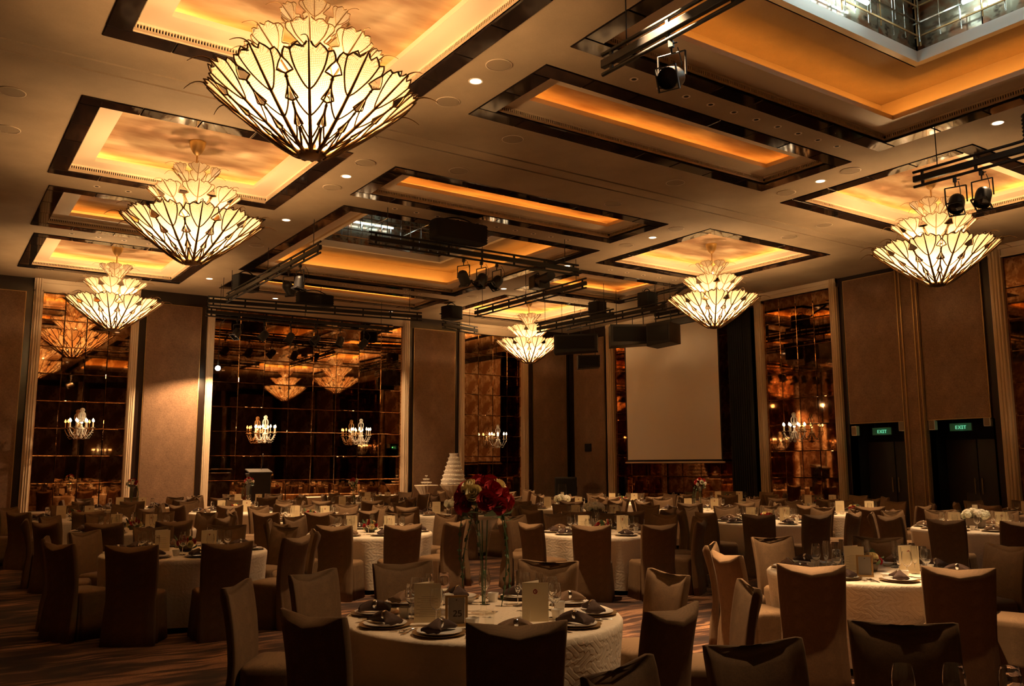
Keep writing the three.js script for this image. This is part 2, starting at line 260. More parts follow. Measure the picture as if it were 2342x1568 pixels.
// the glazed lantern in the middle of a stage coffer: stepped soffit, pale frame, antique mirror panes, rods and cold tubes
function lantern(g, a, b, h, ci) {
  const o = 1.88, H = 1.5, near = ci === 11, steps = [[0, 0.40, 0], [0.40, 0.80, -0.05], [0.80, 99, -0.10]], sg = [];
  for (const [u0, u1, dy] of steps) for (const s of [-1, 1]) {
    const zo = b - u0 * (b - o) / 1.25, zi = u1 > 9 ? o + 0.1 : b - u1 * (b - o) / 1.25, xo = a - u0 * (a - o) / 1.25, xi = u1 > 9 ? o + 0.1 : a - u1 * (a - o) / 1.25;
    sg.push(span(-xo, xo, h + dy, h + dy + 0.06, s * zo, s * zi), span(s * xo, s * xi, h + dy, h + dy + 0.06, -zi, zi));
  }
  h -= 0.17; mesh('stepped_soffit', metric(merge(sg)), M.ceiling, g);
  const fr = []; for (const s of [-1, 1]) fr.push(span(-o - 0.12, o + 0.12, h + 0.07, h + 0.24, s * o, s * (o + 0.12)), span(s * o, s * (o + 0.12), h + 0.07, h + 0.24, -o, o));
  mesh('lantern_frame', merge(fr), M.whiteMetal, g);
  const y0 = h + 0.24, n = 4, pw = 2 * o / n, ph = H / 2, paneV = box(pw - 0.014, ph - 0.014, 0.012), paneT = box(pw - 0.014, 0.012, pw - 0.014);
  for (let i = 0; i < n; i++) for (let j = 0; j < 2; j++) for (const s of [-1, 1]) {
    const p = -o + pw * (i + 0.5), y = y0 + ph * (j + 0.5);
    let m = mesh('mirror_pane', paneV, M.rust, g); m.position.set(p, y, s * (o + 0.02)); m.rotation.set(rr(-0.02, 0.02), rr(-0.02, 0.02), 0);
    m = mesh('mirror_pane', paneV, M.rust, g); m.position.set(s * (o + 0.02), y, p); m.rotation.set(rr(-0.02, 0.02), PI / 2 + rr(-0.02, 0.02), 0);
  }
  for (let i = 0; i < n; i++) for (let j = 0; j < n; j++) { const m = mesh('mirror_pane', paneT, M.rust, g); m.position.set(-o + pw * (i + 0.5), y0 + H, -o + pw * (j + 0.5)); m.rotation.set(rr(-0.012, 0.012), 0, rr(-0.012, 0.012)); }
  // hanging rods and the light grid they carry
  const rods = []; for (let i = 0; i <= 6; i++) for (let j = 0; j <= 6; j++) { const x = -o + 0.12 + i * (2 * o - 0.24) / 6, z = -o + 0.12 + j * (2 * o - 0.24) / 6; if (i % 2 === 0 || j % 2 === 0) { const r = mesh('glass_rod', rodGeo, M.chrome, g); r.position.set(x, y0 + 0.06 + ((i + j) % 3) * 0.08, z); } }
  for (let i = 0; i <= 3; i++) { const p = -o + 0.12 + i * (2 * o - 0.24) / 3; let m = mesh('cross_bar', barGeo, M.chrome, g); m.position.set(0, y0 + 0.35, p); m = mesh('cross_bar', barGeo, M.chrome, g); m.rotation.y = PI / 2; m.position.set(p, y0 + 0.35, 0); }
  for (let i = 0; i < 13; i++) { const p = -o + 0.1 + i * (2 * o - 0.2) / 12; let m = mesh('glass_rod', rodGeo, i % 3 ? M.chrome : M.brass, g); m.position.set(p, y0 + 0.02 + (i % 2) * 0.05, -o + 0.07); m = mesh('glass_rod', rodGeo, i % 3 ? M.chrome : M.brass, g); m.position.set(o - 0.07, y0 + 0.02 + (i % 2) * 0.05, p); }
  for (const yy of [0.16, 0.62, 0.95]) { let m = mesh('cross_bar', barGeo, M.brass, g); m.position.set(0, y0 + yy, -o + 0.09); m.rotation.x = 0.3; m = mesh('cross_bar', barGeo, M.brass, g); m.rotation.y = PI / 2; m.position.set(o - 0.09, y0 + yy, 0); }
  // louvres in the far corner
  for (let i = 0; i < 9; i++) { const m = mesh('louvre_slat', louvreGeo, M.chrome, g); m.position.set(near ? o * 0.55 : -o * 0.2, y0 + H - 0.06, (near ? -o * 0.2 : -o * 0.9) + i * 0.14); m.rotation.set(0.6, 0.5, 0); }
  // cold light tubes along two sides, high up
  const tm = coveMat(coolWhite, near ? 16 : 2);
  const tubes = near ? [[-0.3, -o + 0.16, 0, 1.5, 0.22], [o - 0.16, -0.5, PI / 2, 1.2, 0.34], [0.5, -o + 0.2, 0, 1.1, 0.75], [o - 0.18, 0.7, PI / 2, 1.3, 0.6], [-1.1, -o + 0.7, 0.6, 0.8, 0.45]] : [[-0.5, -o + 0.2, 0, 1.6, 0.55], [o - 0.2, 0.2, PI / 2, 1.4, 0.5]];
  for (const [x, z, t, len, ty] of tubes) { const m = mesh('light_tube', rod(V(-len / 2, 0, 0), V(len / 2, 0, 0), 0.03, 8), tm, g); m.position.set(x, y0 + ty, z); m.rotation.y = t; const l = new THREE.RectAreaLight(coolWhite, near ? L.skyNear : L.skyFar, len, 0.06); l.rotation.order = 'YXZ'; l.rotation.set(0.5, t === PI / 2 ? -PI / 2 : t, 0); l.position.set(g.position.x + x + (t === PI / 2 ? 0.035 : 0), CEIL + y0 + ty, g.position.z + z - (t === PI / 2 ? 0 : 0.035)); addLight(l, 'tube_light'); }
}

// ------------------------------------------------------------------ walls
const paneCache = new Map();
function paneGeo(w, h) { const k = w.toFixed(3) + '|' + h.toFixed(3); if (!paneCache.has(k)) { const b = 0.016, t = 0.007, s = (a, z) => [V(-w / 2 + a, -h / 2 + a, z), V(w / 2 - a, -h / 2 + a, z), V(w / 2 - a, h / 2 - a, z), V(-w / 2 + a, h / 2 - a, z)]; const A = s(0.002, 0), B = s(b, t), pos = []; const q = (a, b2, c, d) => { for (const p of [a, b2, c, a, c, d]) pos.push(p.x, p.y, p.z); }; q(B[0], B[1], B[2], B[3]); for (let i = 0; i < 4; i++) { const j = (i + 1) % 4; q(A[i], A[j], B[j], B[i]); } const g = new THREE.BufferGeometry(); g.setAttribute('position', new THREE.Float32BufferAttribute(pos, 3)); g.computeVertexNormals(); paneCache.set(k, metric(flat(g), 1)); } return paneCache.get(k); }
function wallGroup(name, label, pos, turn) { const g = new THREE.Group(); g.name = name; g.position.set(...pos); g.rotation.y = turn; scene.add(g); return tag(g, label, 'wall', null, 'structure'); }
const colGeo = (w, h, y0) => { const p = []; p.push(box(w, h, 0.10, 0, y0 + h / 2, 0.05), box(w * 0.72, h, 0.03, 0, y0 + h / 2, 0.115)); for (const s of [-1, 0, 1]) p.push(flat(new THREE.CylinderGeometry(w * 0.11, w * 0.11, h, 10, 1).translate(s * w * 0.24, y0 + h / 2, 0.125))); return merge(p); };
function mirrorBay(g, u0, u1, nc, nr, y0, y1, mat, tilt = 0.0035, skip) {
  mesh('mirror_backing', span(u0, u1, y0, y1, -0.02, -0.004), M.joint, g);
  const w = (u1 - u0) / nc, h = (y1 - y0) / nr;
  for (let i = 0; i < nc; i++) for (let j = 0; j < nr; j++) { const m = mesh('mirror_pane', paneGeo(w, h), mat, g); m.position.set(u0 + w * (i + 0.5), y0 + h * (j + 0.5), 0.004); m.rotation.set(rr(-tilt, tilt), rr(-tilt, tilt), 0); }
}
function frame(g, u0, u1, mat = M.trim) { const m = mesh('pilaster', colGeo(u1 - u0, CEIL - 0.02, 0.01), mat, g); m.position.x = (u0 + u1) / 2; return m; }
function header(g, u0, u1, y0, mat = M.trim) { mesh('frieze', merge([span(u0, u1, y0, CEIL - 0.01, -0.02, 0.07), span(u0, u1, y0, y0 + 0.05, 0, 0.10), span(u0, u1, CEIL - 0.12, CEIL - 0.01, 0, 0.12)]), mat, g); }
function sill(g, u0, u1, y1, mat = M.trim) { mesh('sill', merge([span(u0, u1, 0.26, y1, -0.02, 0.06), span(u0, u1, y1 - 0.05, y1, 0, 0.12)]), mat, g); }
function fabric(g, u0, u1, y0, y1, n = 1) { const m = mesh('fabric_panel', metric(rbox(u1 - u0, y1 - y0, 0.06, 0.012, (u0 + u1) / 2, (y0 + y1) / 2, 0.03)), M.panel, g); const e = 0.018; mesh('panel_edging', merge([span(u0 - e, u0, y0 - e, y1 + e, 0, 0.05), span(u1, u1 + e, y0 - e, y1 + e, 0, 0.05), span(u0, u1, y0 - e, y0, 0, 0.05), span(u0, u1, y1, y1 + e, 0, 0.05)]), M.brass, g); return m; }

const wl = wallGroup('wall_left', 'long wall of tall bronze mirrors and brown fabric panels', [0, 0, ZF], 0);
mesh('wall_face', span(X0 - 0.3, X1, 0, CEIL, -0.3, -0.02), M.wallDark, wl);
mesh('skirting', merge([span(X0, X1, 0, 0.26, -0.02, 0.05)]), M.trim, wl);
fabric(wl, -1.0, 2.14, 0.62, 6.5); fabric(wl, 5.33, 6.88, 0.52, 6.52); fabric(wl, 14.25, 15.91, 0.52, 6.52); fabric(wl, 19.44, 21.02, 0.4, 6.4);
frame(wl, 2.33, 2.57); frame(wl, 4.89, 5.10); frame(wl, 7.08, 7.29); frame(wl, 13.78, 14.04); frame(wl, 16.10, 16.30); frame(wl, 18.86, 19.16, M.trimGold);
mirrorBay(wl, 2.57, 4.89, 4, 8, 0.50, 6.54, M.mirror); mirrorBay(wl, 7.29, 13.78, 8, 8, 0.50, 6.54, M.mirror, 0.0025); mirrorBay(wl, 16.30, 18.86, 4, 8, 0.50, 6.54, M.mirror);
for (const [a, b] of [[2.33, 5.10], [7.08, 14.04], [16.10, 19.16]]) { header(wl, a, b, 6.54); sill(wl, a, b, 0.50); }

const wr = wallGroup('wall_right', 'wall with projection screen bay, mirrors and two exit doorways', [X1, 0, 0], -PI / 2); // u is world z
const DOORS = [[-14.46, -12.84], [-12.22, -10.62]], DH = 2.78;
mesh('wall_face', merge([span(ZF, DOORS[0][0], 0, CEIL, -0.3, -0.02), span(DOORS[0][1], DOORS[1][0], 0, CEIL, -0.3, -0.02), span(DOORS[1][1], ZN + 0.3, 0, CEIL, -0.3, -0.02), ...DOORS.map(([a, b]) => span(a, b, DH, CEIL, -0.3, -0.02))]), M.wallDark, wr);
fabric(wr, -26.6, -24.8, 0.4, 6.5); fabric(wr, -14.42, -12.86, DH + 0.03, 6.78); fabric(wr, -12.20, -10.64, DH + 0.03, 6.78);
frame(wr, -24.60, -24.22, M.trimGold); frame(wr, -17.56, -17.28, M.trimGold); frame(wr, -14.86, -14.62, M.trimGold); frame(wr, -10.38, -10.08, M.trimGold);
mirrorBay(wr, -24.22, -17.56, 8, 8, 0.55, 6.6, M.mirrorDark); mirrorBay(wr, -17.28, -14.86, 4, 8, 0.55, 6.68, M.mirrorDark); mirrorBay(wr, -10.08, -3.4, 8, 8, 0.55, 6.6, M.mirrorDark);
for (const [a, b, y] of [[-24.6, -17.28, 6.6], [-17.28, -14.62, 6.68], [-10.38, -3.2, 6.6]]) header(wr, a, b, y); sill(wr, -24.6, -14.62, 0.55, M.wood); sill(wr, -10.38, -3.2, 0.55, M.wood);
{ // post between the doors, with reeded edges
  const p = [span(-12.84, -12.22, 0, CEIL - 0.02, -0.02, 0.10)]; for (const u of [-12.80, -12.70, -12.36, -12.26]) p.push(flat(new THREE.CylinderGeometry(0.022, 0.022, CEIL - 0.04, 8, 1).translate(u, CEIL / 2, 0.11)));
  mesh('door_post', metric(merge([p[0]])), M.panel, wr); mesh('post_reeding', merge(p.slice(1)), M.brass, wr);
}
fabric(wr, -2.9, -0.4, 0.4, 6.5); fabric(wr, 0.2, 5.5, 0.4, 6.5);
DOORS.forEach(([a, b], i) => { // recess with a pair of dark leaves
  const d = new THREE.Group(); d.name = 'door_' + (i + 1); d.position.set(X1, 0, 0); d.rotation.y = -PI / 2; scene.add(d); tag(d, i ? 'dark double door in the right-hand exit recess' : 'dark double door in the left-hand exit recess', 'door', null, 'structure');
  mesh('recess', merge([span(a, b, 0, DH, -0.9, -0.8), span(a - 0.05, a, 0, DH, -0.85, -0.02), span(b, b + 0.05, 0, DH, -0.85, -0.02), span(a, b, DH, DH + 0.05, -0.85, -0.02)]), M.black, d);
  const mid = (a + b) / 2; for (const s of [-1, 1]) { const lf = mesh('door_leaf', rbox((b - a) / 2 - 0.02, 2.3, 0.05, 0.008, mid + s * (b - a) / 4, 1.16, -0.75), M.doorWood, d); const h = mesh('door_handle', merge([rod(V(mid + s * 0.09, 0.95, -0.68), V(mid + s * 0.09, 1.35, -0.68), 0.014, 8), rod(V(mid + s * 0.09, 1.0, -0.73), V(mid + s * 0.09, 1.0, -0.68), 0.01, 6), rod(V(mid + s * 0.09, 1.3, -0.73), V(mid + s * 0.09, 1.3, -0.68), 0.01, 6)]), M.brass, d); }
});
const wb = wallGroup('wall_back', 'dark wall behind the camera with brown fabric panels', [0, 0, ZN], PI);
mesh('wall_face', span(-X1 - 0.3, -X0 + 0.3, 0, CEIL, -0.3, -0.02), M.wallDark, wb);
for (let i = 0; i < 5; i++) { fabric(wb, -20.6 + i * 4.4, -17.6 + i * 4.4, 0.4, 6.5); frame(wb, -17.2 + i * 4.4, -16.95 + i * 4.4); }
const wn = wallGroup('wall_near', 'dark side wall beside the camera with brown fabric panels', [X0, 0, 0], PI / 2); // u is minus world z
mesh('wall_face', span(-ZN - 0.3, -ZF + 0.3, 0, CEIL, -0.3, -0.02), M.wallDark, wn);
for (let i = 0; i < 7; i++) { fabric(wn, -5.2 + i * 4.6, -2.0 + i * 4.6, 0.4, 6.5); frame(wn, -1.65 + i * 4.6, -1.4 + i * 4.6); }
tag(mesh('wall_socket_panel', rbox(0.06, 0.3, 0.34, 0.01, X1 - 0.09, 2.35, -25.75), M.gear), 'small dark control box on the brown panel left of the screen', 'control box');

// EXIT signs and little wall loudspeakers over the doors
const exitTex = canvasTex(256, 96, (c, w, h) => { c.fillStyle = '#02391c'; c.fillRect(0, 0, w, h); c.fillStyle = '#8dffc4'; c.font = 'bold 64px sans-serif'; c.textAlign = 'center'; c.textBaseline = 'middle'; c.fillText('EXIT', w / 2, h / 2 + 4); });
const exitFace = std({ color: lin(0.02, 0.02, 0.02), emissiveMap: exitTex, emissive: lin(1, 1, 1), emissiveIntensity: 0.55, roughness: 0.6 });
[[-13.55, 2.565, 'left'], [-11.42, 2.60, 'right']].forEach(([z, y, w]) => {
  const t = thing('exit_sign', 'green lit EXIT sign over the ' + w + '-hand dark doorway', 'exit sign', [X1 + 0.05, y, z], -PI / 2, 'exit signs');
  mesh('sign_housing', rbox(0.56, 0.2, 0.05, 0.01), M.exitBody, t); const f = mesh('sign_face', new THREE.PlaneGeometry(0.54, 0.18), exitFace, t); f.position.z = 0.0265;
  for (const s of [-0.2, 0.2]) mesh('hanger', rod(V(s, 0.1, 0), V(s, 0.2, 0), 0.006), M.gear, t);
  const l = new THREE.PointLight(lin(0.1, 1, 0.5), 0.03); l.position.set(X1 - 0.06, y, z); addLight(l, 'sign_glow');
});
[[-14.34, 2.60, 'left edge of left-hand doorway'], [-12.94, 2.68, 'right edge of left-hand doorway'], [-12.12, 2.68, 'left edge of right-hand doorway'], [-10.74, 2.72, 'right edge of right-hand doorway']].forEach(([z, y, w]) => {
  const t = thing('wall_speaker', 'small white box speaker at the upper ' + w, 'speaker', [X1 - 0.02, y, z], -PI / 2, 'box speakers over the doors');
  mesh('cabinet', rbox(0.16, 0.26, 0.14, 0.012, 0, 0, -0.05), M.white, t); mesh('grille', box(0.13, 0.22, 0.008, 0, 0, 0.022), M.grey, t); mesh('bracket', box(0.05, 0.03, 0.06, 0, 0.14, -0.08), M.gear, t);
});

// projection screen in front of the right wall's first mirror bay
{
  const t = thing('projection_screen', 'large beige projection screen hanging in front of the mirror bay', 'screen', [20.6, 0, 0], -PI / 2);
  mesh('screen_fabric', metric(span(-22.93, -18.62, 1.86, 6.3, -0.004, 0.004)), M.screen, t);
  const e = mesh('black_border', merge([span(-22.93, -18.62, 1.80, 1.862, -0.005, 0.005), span(-22.98, -22.93, 1.80, 6.3, -0.005, 0.005), span(-18.62, -18.57, 1.80, 6.3, -0.005, 0.005)]), M.black, t);
  mesh('weight_bar', rod(V(-23.05, 1.77, 0), V(-18.5, 1.77, 0), 0.03, 10), M.trim, t); mesh('screen_case', rbox(4.9, 0.24, 0.22, 0.03, -20.77, 6.42, -0.05), M.gear, t); for (const u of [-22.6, -18.9]) mesh('hanging_rod', rod(V(u, 6.5, -0.05), V(u, CEIL, -0.05), 0.014, 6), M.gear, t);
  tag(mesh('drape', loft([0, 1].map(k => { const r = []; for (let i = 0; i < 60; i++) { const z = -18.5 + i / 59 * 0.9; r.push(V(20.92 + 0.035 * Math.sin(i * 1.1), k ? 6.6 : 0.05, z)); } for (let i = 59; i >= 0; i--) { const z = -18.5 + i / 59 * 0.9; r.push(V(20.96 + 0.035 * Math.sin(i * 1.1), k ? 6.6 : 0.05, z)); } return r; })), M.black), 'black drape hanging beside the projection screen', 'drape');
}
// candelabra on the mirrors
function makeSconce() {
  const t = new THREE.Group(); t.name = 'crystal_candelabra';
  mesh('stem', lathe([[0, -0.34], [0.03, -0.33], [0.055, -0.29], [0.02, -0.25], [0.018, -0.12], [0.07, -0.08], [0.09, -0.05], [0.03, 0.0], [0.018, 0.1], [0.05, 0.16], [0.06, 0.2], [0.02, 0.26], [0.015, 0.36], [0.05, 0.4], [0.04, 0.46], [0, 0.5]], 14), M.crystal, t);
  const ringG = new THREE.TorusGeometry(0.10, 0.013, 6, 18), ringS = new THREE.TorusGeometry(0.055, 0.01, 6, 14);
  for (let k = 0; k < 3; k++) { const m = mesh('crystal_loop', flat(ringG), M.crystal, t); m.position.set(0, 0.30, 0); m.rotation.y = k * PI / 3; m.scale.set(0.9, 1.15, 0.9); const n = mesh('crystal_loop', flat(ringS), M.crystal, t); n.position.set(0, 0.46, 0); n.rotation.y = k * PI / 3; }
  const arm = []; for (let i = 0; i <= 12; i++) { const s = i / 12; arm.push(V(0.05 + 0.26 * s, -0.06 - 0.20 * Math.sin(s * PI * 0.95) + 0.03 * s, 0)); }
  const armG = sweep(arm, (s) => 0.014 - 0.004 * s, 6), pan = lathe([[0, 0], [0.035, 0.0], [0.055, 0.012], [0.05, 0.016], [0.02, 0.012], [0, 0.012]], 12), candle = cyl(0.015, 0.013, 0.15, 0, 0, 0, 8), fl = lathe([[0, 0], [0.022, 0.014], [0.030, 0.038], [0.018, 0.075], [0, 0.105]], 8);
  const drop = merge([flat(new THREE.OctahedronGeometry(0.014).scale(1, 1.8, 1)), sph(0.007, 0, 0.032, 0, 6, 5)]);
  const dang = []; for (let i = 0; i <= 8; i++) { const s = i / 8; dang.push(V(0.06 + 0.23 * s, -0.16 - 0.16 * Math.sin(s * PI), 0)); }
  const chain = merge(dang.map(p => sph(0.011, p.x, p.y, p.z, 6, 5)));
  for (let k = 0; k < 8; k++) {
    const w = k / 8 * 2 * PI + 0.2, a = mesh('arm', armG, M.crystal, t); a.rotation.y = w;
    const ch = mesh('bead_chain', chain, M.crystal, t); ch.rotation.y = w + PI / 8;
    const c = mesh('candle', merge([pan.clone(), candle.clone().translate(0, 0.012, 0)]), M.candle, t); c.position.set(0.31 * Math.cos(w), -0.03, -0.31 * Math.sin(w));
    const f = mesh('flame_bulb', fl, M.flame, c); f.position.y = 0.162;
    const d = mesh('crystal_drop', drop, M.crystal, t); d.position.set(0.31 * Math.cos(w), -0.085, -0.31 * Math.sin(w));
  }
  const lamp = mesh('flame_bulb', sph(0.035, 0, 0.12, 0, 8, 6), M.flame, t);
  mesh('wall_bracket', merge([rod(V(0, 0.05, 0), V(0, 0.05, -0.39), 0.014, 8), cyl(0.06, 0.05, 0.02, 0, 0, 0, 14).rotateX(PI / 2).translate(0, 0.05, -0.39)]), M.brass, t);
  return t;
}
const sconce0 = makeSconce();
[[3.70, 2.80, ZF + 0.40, 0, 'on the leftmost tall mirror'], [8.88, 2.74, ZF + 0.40, 0, 'on the wide mirror above the lectern'], [12.10, 2.72, ZF + 0.40, 0, 'on the right half of the wide mirror'], [17.55, 2.66, ZF + 0.40, 0, 'on the mirror behind the wedding cake'],
 [X1 - 0.40, 2.66, -16.02, -PI / 2, 'on the mirror left of the exit doors'], [X1 - 0.40, 2.66, -8.6, -PI / 2, 'on the mirror at the far right edge'], [9.5, 2.7, ZN - 0.55, PI, 'on the wall behind the camera'], [2.6, 2.7, ZN - 0.55, PI, 'on the wall behind and left of the camera']].forEach(([x, y, z, r, w]) => {
  copy(sconce0, 'crystal_candelabra', [x, y, z], r, 'lit crystal candelabra with candle bulbs ' + w, 'candelabra', 'crystal candelabra on the mirrors');
  const l = new THREE.PointLight(lin(1, 0.62, 0.3), L.sconce); l.position.set(x, y + 0.12, z); l.shadow.radius = 1.5; addLight(l, 'candelabra_light');
});
{ // bright lamp clipped on the edge of the wide mirror
  const x = 7.07, y = 4.54, z = -25.6, t = thing('wall_spotlight', 'bright bare spotlight hanging before the left edge of the wide mirror', 'spotlight', [x, y, z]);
  mesh('lamp_bulb', sph(0.075, 0, 0, 0, 14, 10), std({ color: lin(1, 1, 1), emissive: lin(1, 0.80, 0.52), emissiveIntensity: 30 }), t); mesh('socket', rod(V(0, 0.07, 0), V(0, 0.2, 0), 0.025, 8), M.gear, t); mesh('hanging_pole', sweep([V(0, 0.2, 0), V(0, 1.3, 0.05), V(0, 1.39, 0.6)], 0.009, 6), M.gear, t);
  const l = new THREE.SpotLight(lin(1, 0.60, 0.29), L.spot, 0, 1.36, 0.2); l.position.set(x, y, z); l.target.position.set(x + 0.25, 0, z - 0.5); l.shadow.radius = 2; scene.add(l.target); addLight(l, 'spotlight_beam');
}

// ------------------------------------------------------------------ chandeliers
function leafShape({ r0, r1, y0, y1, N, pw = 1.2, lobes = 5, fill = 0.97, wire = 0.006, rib = 0.016, tendril = 0.3, k0 = 0.45 }) {
  const prof = (s) => [r0 + (r1 - r0) * s, y0 + (y1 - y0) * Math.pow(s, pw)];
  const kk = (s) => { const f = clamp((s - 0.06) / 0.94); const ph = f * lobes, fr = ph - Math.floor(ph); let k = fill * (fr < 0.72 ? 0.60 + 0.40 * Math.sin(fr / 0.72 * PI / 2) : fr < 0.8 ? 1 - 1.1 * (fr - 0.72) : fr < 0.9 ? 0.912 + 0.9 * (fr - 0.8) : 1.0 - 3.2 * (fr - 0.9)); k *= clamp(k0 + (1 - k0) * s / 0.3); if (s > 0.86) k *= 0.06 + 0.94 * Math.sqrt(clamp(1 - Math.pow((s - 0.86) / 0.14, 2))); return Math.min(k, 1.06); };
  const at = (s, t, k) => { const kq = k ?? kk(s), tau = t * kq; const [r, y] = prof(s - 0.055 * Math.pow(s, 6) * (0.5 - 0.5 * Math.cos(2 * PI * 2.4 * tau))); const w = tau * PI / N; const rad = r * (1 + 0.02 * t * t); return V(rad * Math.cos(w), y + 0.025 * Math.abs(t) * s, rad * Math.sin(w)); };
  const S = []; for (let i = 0; i <= 70; i++) { const q = i / 70; S.push(q < 0.9 ? q / 0.9 * 0.94 : 1 - 0.06 * Math.pow(1 - (q - 0.9) / 0.1, 2)); } S[70] = 0.9999;
  const nS = 70, nT = 6, pos = [], uv = [], idx = [];
  for (let i = 0; i <= nS; i++) for (let j = 0; j <= nT; j++) { const s = S[i], t = j / nT * 2 - 1, p = at(s, t); pos.push(p.x, p.y, p.z); uv.push(t * 0.7 * (0.3 + s), s * 1.6); if (i && j) { const a = (i - 1) * (nT + 1) + j - 1, b = a + 1, c = a + nT + 1, d = c + 1; idx.push(a, b, c, b, d, c); } }
  const g = new THREE.BufferGeometry(); g.setAttribute('position', new THREE.Float32BufferAttribute(pos, 3)); g.setAttribute('uv', new THREE.Float32BufferAttribute(uv, 2)); g.setIndex(idx); g.computeVertexNormals();
  const out = (p) => { p.x += 0.006; p.y -= 0.006; return p; };
  const w = [];
  for (const t of [-1, 1]) { const pts = []; for (const s of S) pts.push(out(at(s, t))); w.push(sweep(pts, wire, 4)); }
  for (let l = 0; l < lobes; l++) for (const t of [-1, 1]) { const e = 0.06 + 0.94 * (l + 0.86) / lobes, b = Math.max(0.04, e - 0.36), pts = []; if (e > 0.985) continue; for (let i = 0; i <= 9; i++) { const q = i / 9; const s = b + (e - b) * (0.35 * q + 0.65 * q * q); const kq = kk(e) * Math.sin(q * PI / 2); pts.push(out(at(s, t, kq))); } w.push(sweep(pts, wire * 0.9, 4)); }
  const rb = []; for (let i = 0; i <= 22; i++) rb.push(out(at(i / 22, 0)));
  const [re, ye] = prof(1); const d = V(1, 0.42, 0).normalize(); for (let i = 1; i <= 8; i++) { const q = i / 8; rb.push(V(re + tendril * q * d.x, ye + tendril * (0.42 * q - 0.62 * q * q), tendril * 0.25 * q * q)); }
  const rg = sweep(rb, (s) => Math.max(0.0035, rib * (1 - s * 0.86)), 6);
  return { glass: flat(g), wires: merge(w), rib: rg };
}
const LAMPS = [[0.42, 0.42, 0, 0.045, 0], [0, 0.42, 0.42, 0.045, 0], [-0.42, 0.42, 0, 0.045, 0], [0, 0.42, -0.42, 0.045, 0], [0.2, 0.98, 0.2, 0.04, 1], [-0.2, 0.98, -0.2, 0.04, 1], [0, 1.45, 0, 0.035, 2]];
function makeChandelier() {
  const t = new THREE.Group(); t.name = 'leaf_chandelier';
  mesh('canopy', lathe([[0, 1.95], [0.03, 1.955], [0.075, 2.0], [0.115, 2.08], [0.14, 2.17], [0.145, 2.215], [0.13, 2.22], [0, 2.22]], 24), M.brass, t);
  mesh('rod', merge([cyl(0.014, 0.014, 1.7, 0, 0.3, 0, 10), sph(0.04, 0, 1.33, 0), sph(0.05, 0, 0.78, 0)]), M.brass, t);
  mesh('hub', lathe([[0, 0], [0.05, 0.003], [0.12, 0.022], [0.165, 0.05], [0.17, 0.07], [0.12, 0.085], [0.04, 0.1], [0, 0.1]], 24), M.bronze, t);
  mesh('collar', lathe([[0.02, 0.66], [0.17, 0.70], [0.19, 0.72], [0.02, 0.74]], 20), M.brass, t); mesh('collar', lathe([[0.02, 1.26], [0.08, 1.28], [0.09, 1.30], [0.02, 1.32]], 16), M.brass, t);
  const tiers = [
    [leafShape({ r0: 0.14, r1: 1.16, y0: 0.05, y1: 0.80, N: 12, pw: 1.18, lobes: 4, fill: 1.03, wire: 0.011, rib: 0.026, tendril: 0.26, k0: 0.5 }), 12, 0.09],
    [leafShape({ r0: 0.14, r1: 0.76, y0: 0.71, y1: 1.27, N: 8, pw: 1.0, lobes: 3, fill: 0.98, wire: 0.0075, rib: 0.017, tendril: 0.2, k0: 0.6 }), 8, 0.32],
    [leafShape({ r0: 0.06, r1: 0.40, y0: 1.29, y1: 1.69, N: 6, pw: 0.9, lobes: 3, fill: 0.94, wire: 0.0055, rib: 0.012, tendril: 0.2, k0: 0.6 }), 6, 0.1],
  ];
  for (const [s, n, o] of tiers) for (let k = 0; k < n; k++) { const lf = mesh('glass_leaf', s.glass, M.leaf, t); lf.rotation.y = o + k / n * 2 * PI; mesh('rib', s.rib, M.bronze, lf); mesh('veins', s.wires, M.bronze, lf); }
  const bg = lathe([[0, 0], [0.014, 0.0], [0.014, 0.03], [0.02, 0.05], [0.012, 0.08], [0, 0.10]], 8);
  for (let k = 0; k < 10; k++) { const b = mesh('lamp_bulb', bg, M.bulb, t), w = (k + 0.5) / 10 * 2 * PI; b.position.set(0.25 * Math.cos(w), 0.22, 0.25 * Math.sin(w)); }
  for (let k = 0; k < 6; k++) { const b = mesh('lamp_bulb', bg, M.bulb, t), w = (k + 0.5) / 6 * 2 * PI; b.position.set(0.17 * Math.cos(w), 0.90, 0.17 * Math.sin(w)); }
  for (const [x, y, z, r] of LAMPS) mesh('lamp_bulb', sph(r, x, y, z, 12, 8), M.bulb, t);
  return t;
}
const chand0 = makeChandelier();
const CH = [[3.38, -8.9, 'hanging nearest the camera at upper left'], [3.62, -14.97, 'second from the camera on the left'], [3.85, -23.6, 'farthest on the left, before the leftmost mirror'], [16.42, -14.93, 'hanging in front of the projection screen'], [16.95, -23.75, 'in the far corner above the flowers'], [16.1, -8.9, 'at far right above the exit doors']];
CH.forEach(([x, z, w], i) => {
  const y = 5.10; copy(chand0, 'leaf_chandelier', [x, y, z], [0.02, 0.3, 0.12, 0.2, 0.08, 0.27, 0][i], 'lit glass leaf chandelier with bronze ribs ' + w, 'chandelier', 'glass leaf chandeliers');
  const turn = [0.02, 0.3, 0.12, 0.2, 0.08, 0.27][i]; for (const [lx, ly, lz, r, tier] of LAMPS) { const l = new THREE.PointLight(L.chandCol, [L.chandLow / 4, L.chandMid / 2, L.chandTop][tier]); l.position.set(x + lx * Math.cos(turn) + lz * Math.sin(turn), y + ly, z - lx * Math.sin(turn) + lz * Math.cos(turn)); l.shadow.radius = r * 45; addLight(l, 'chandelier_light'); }
});

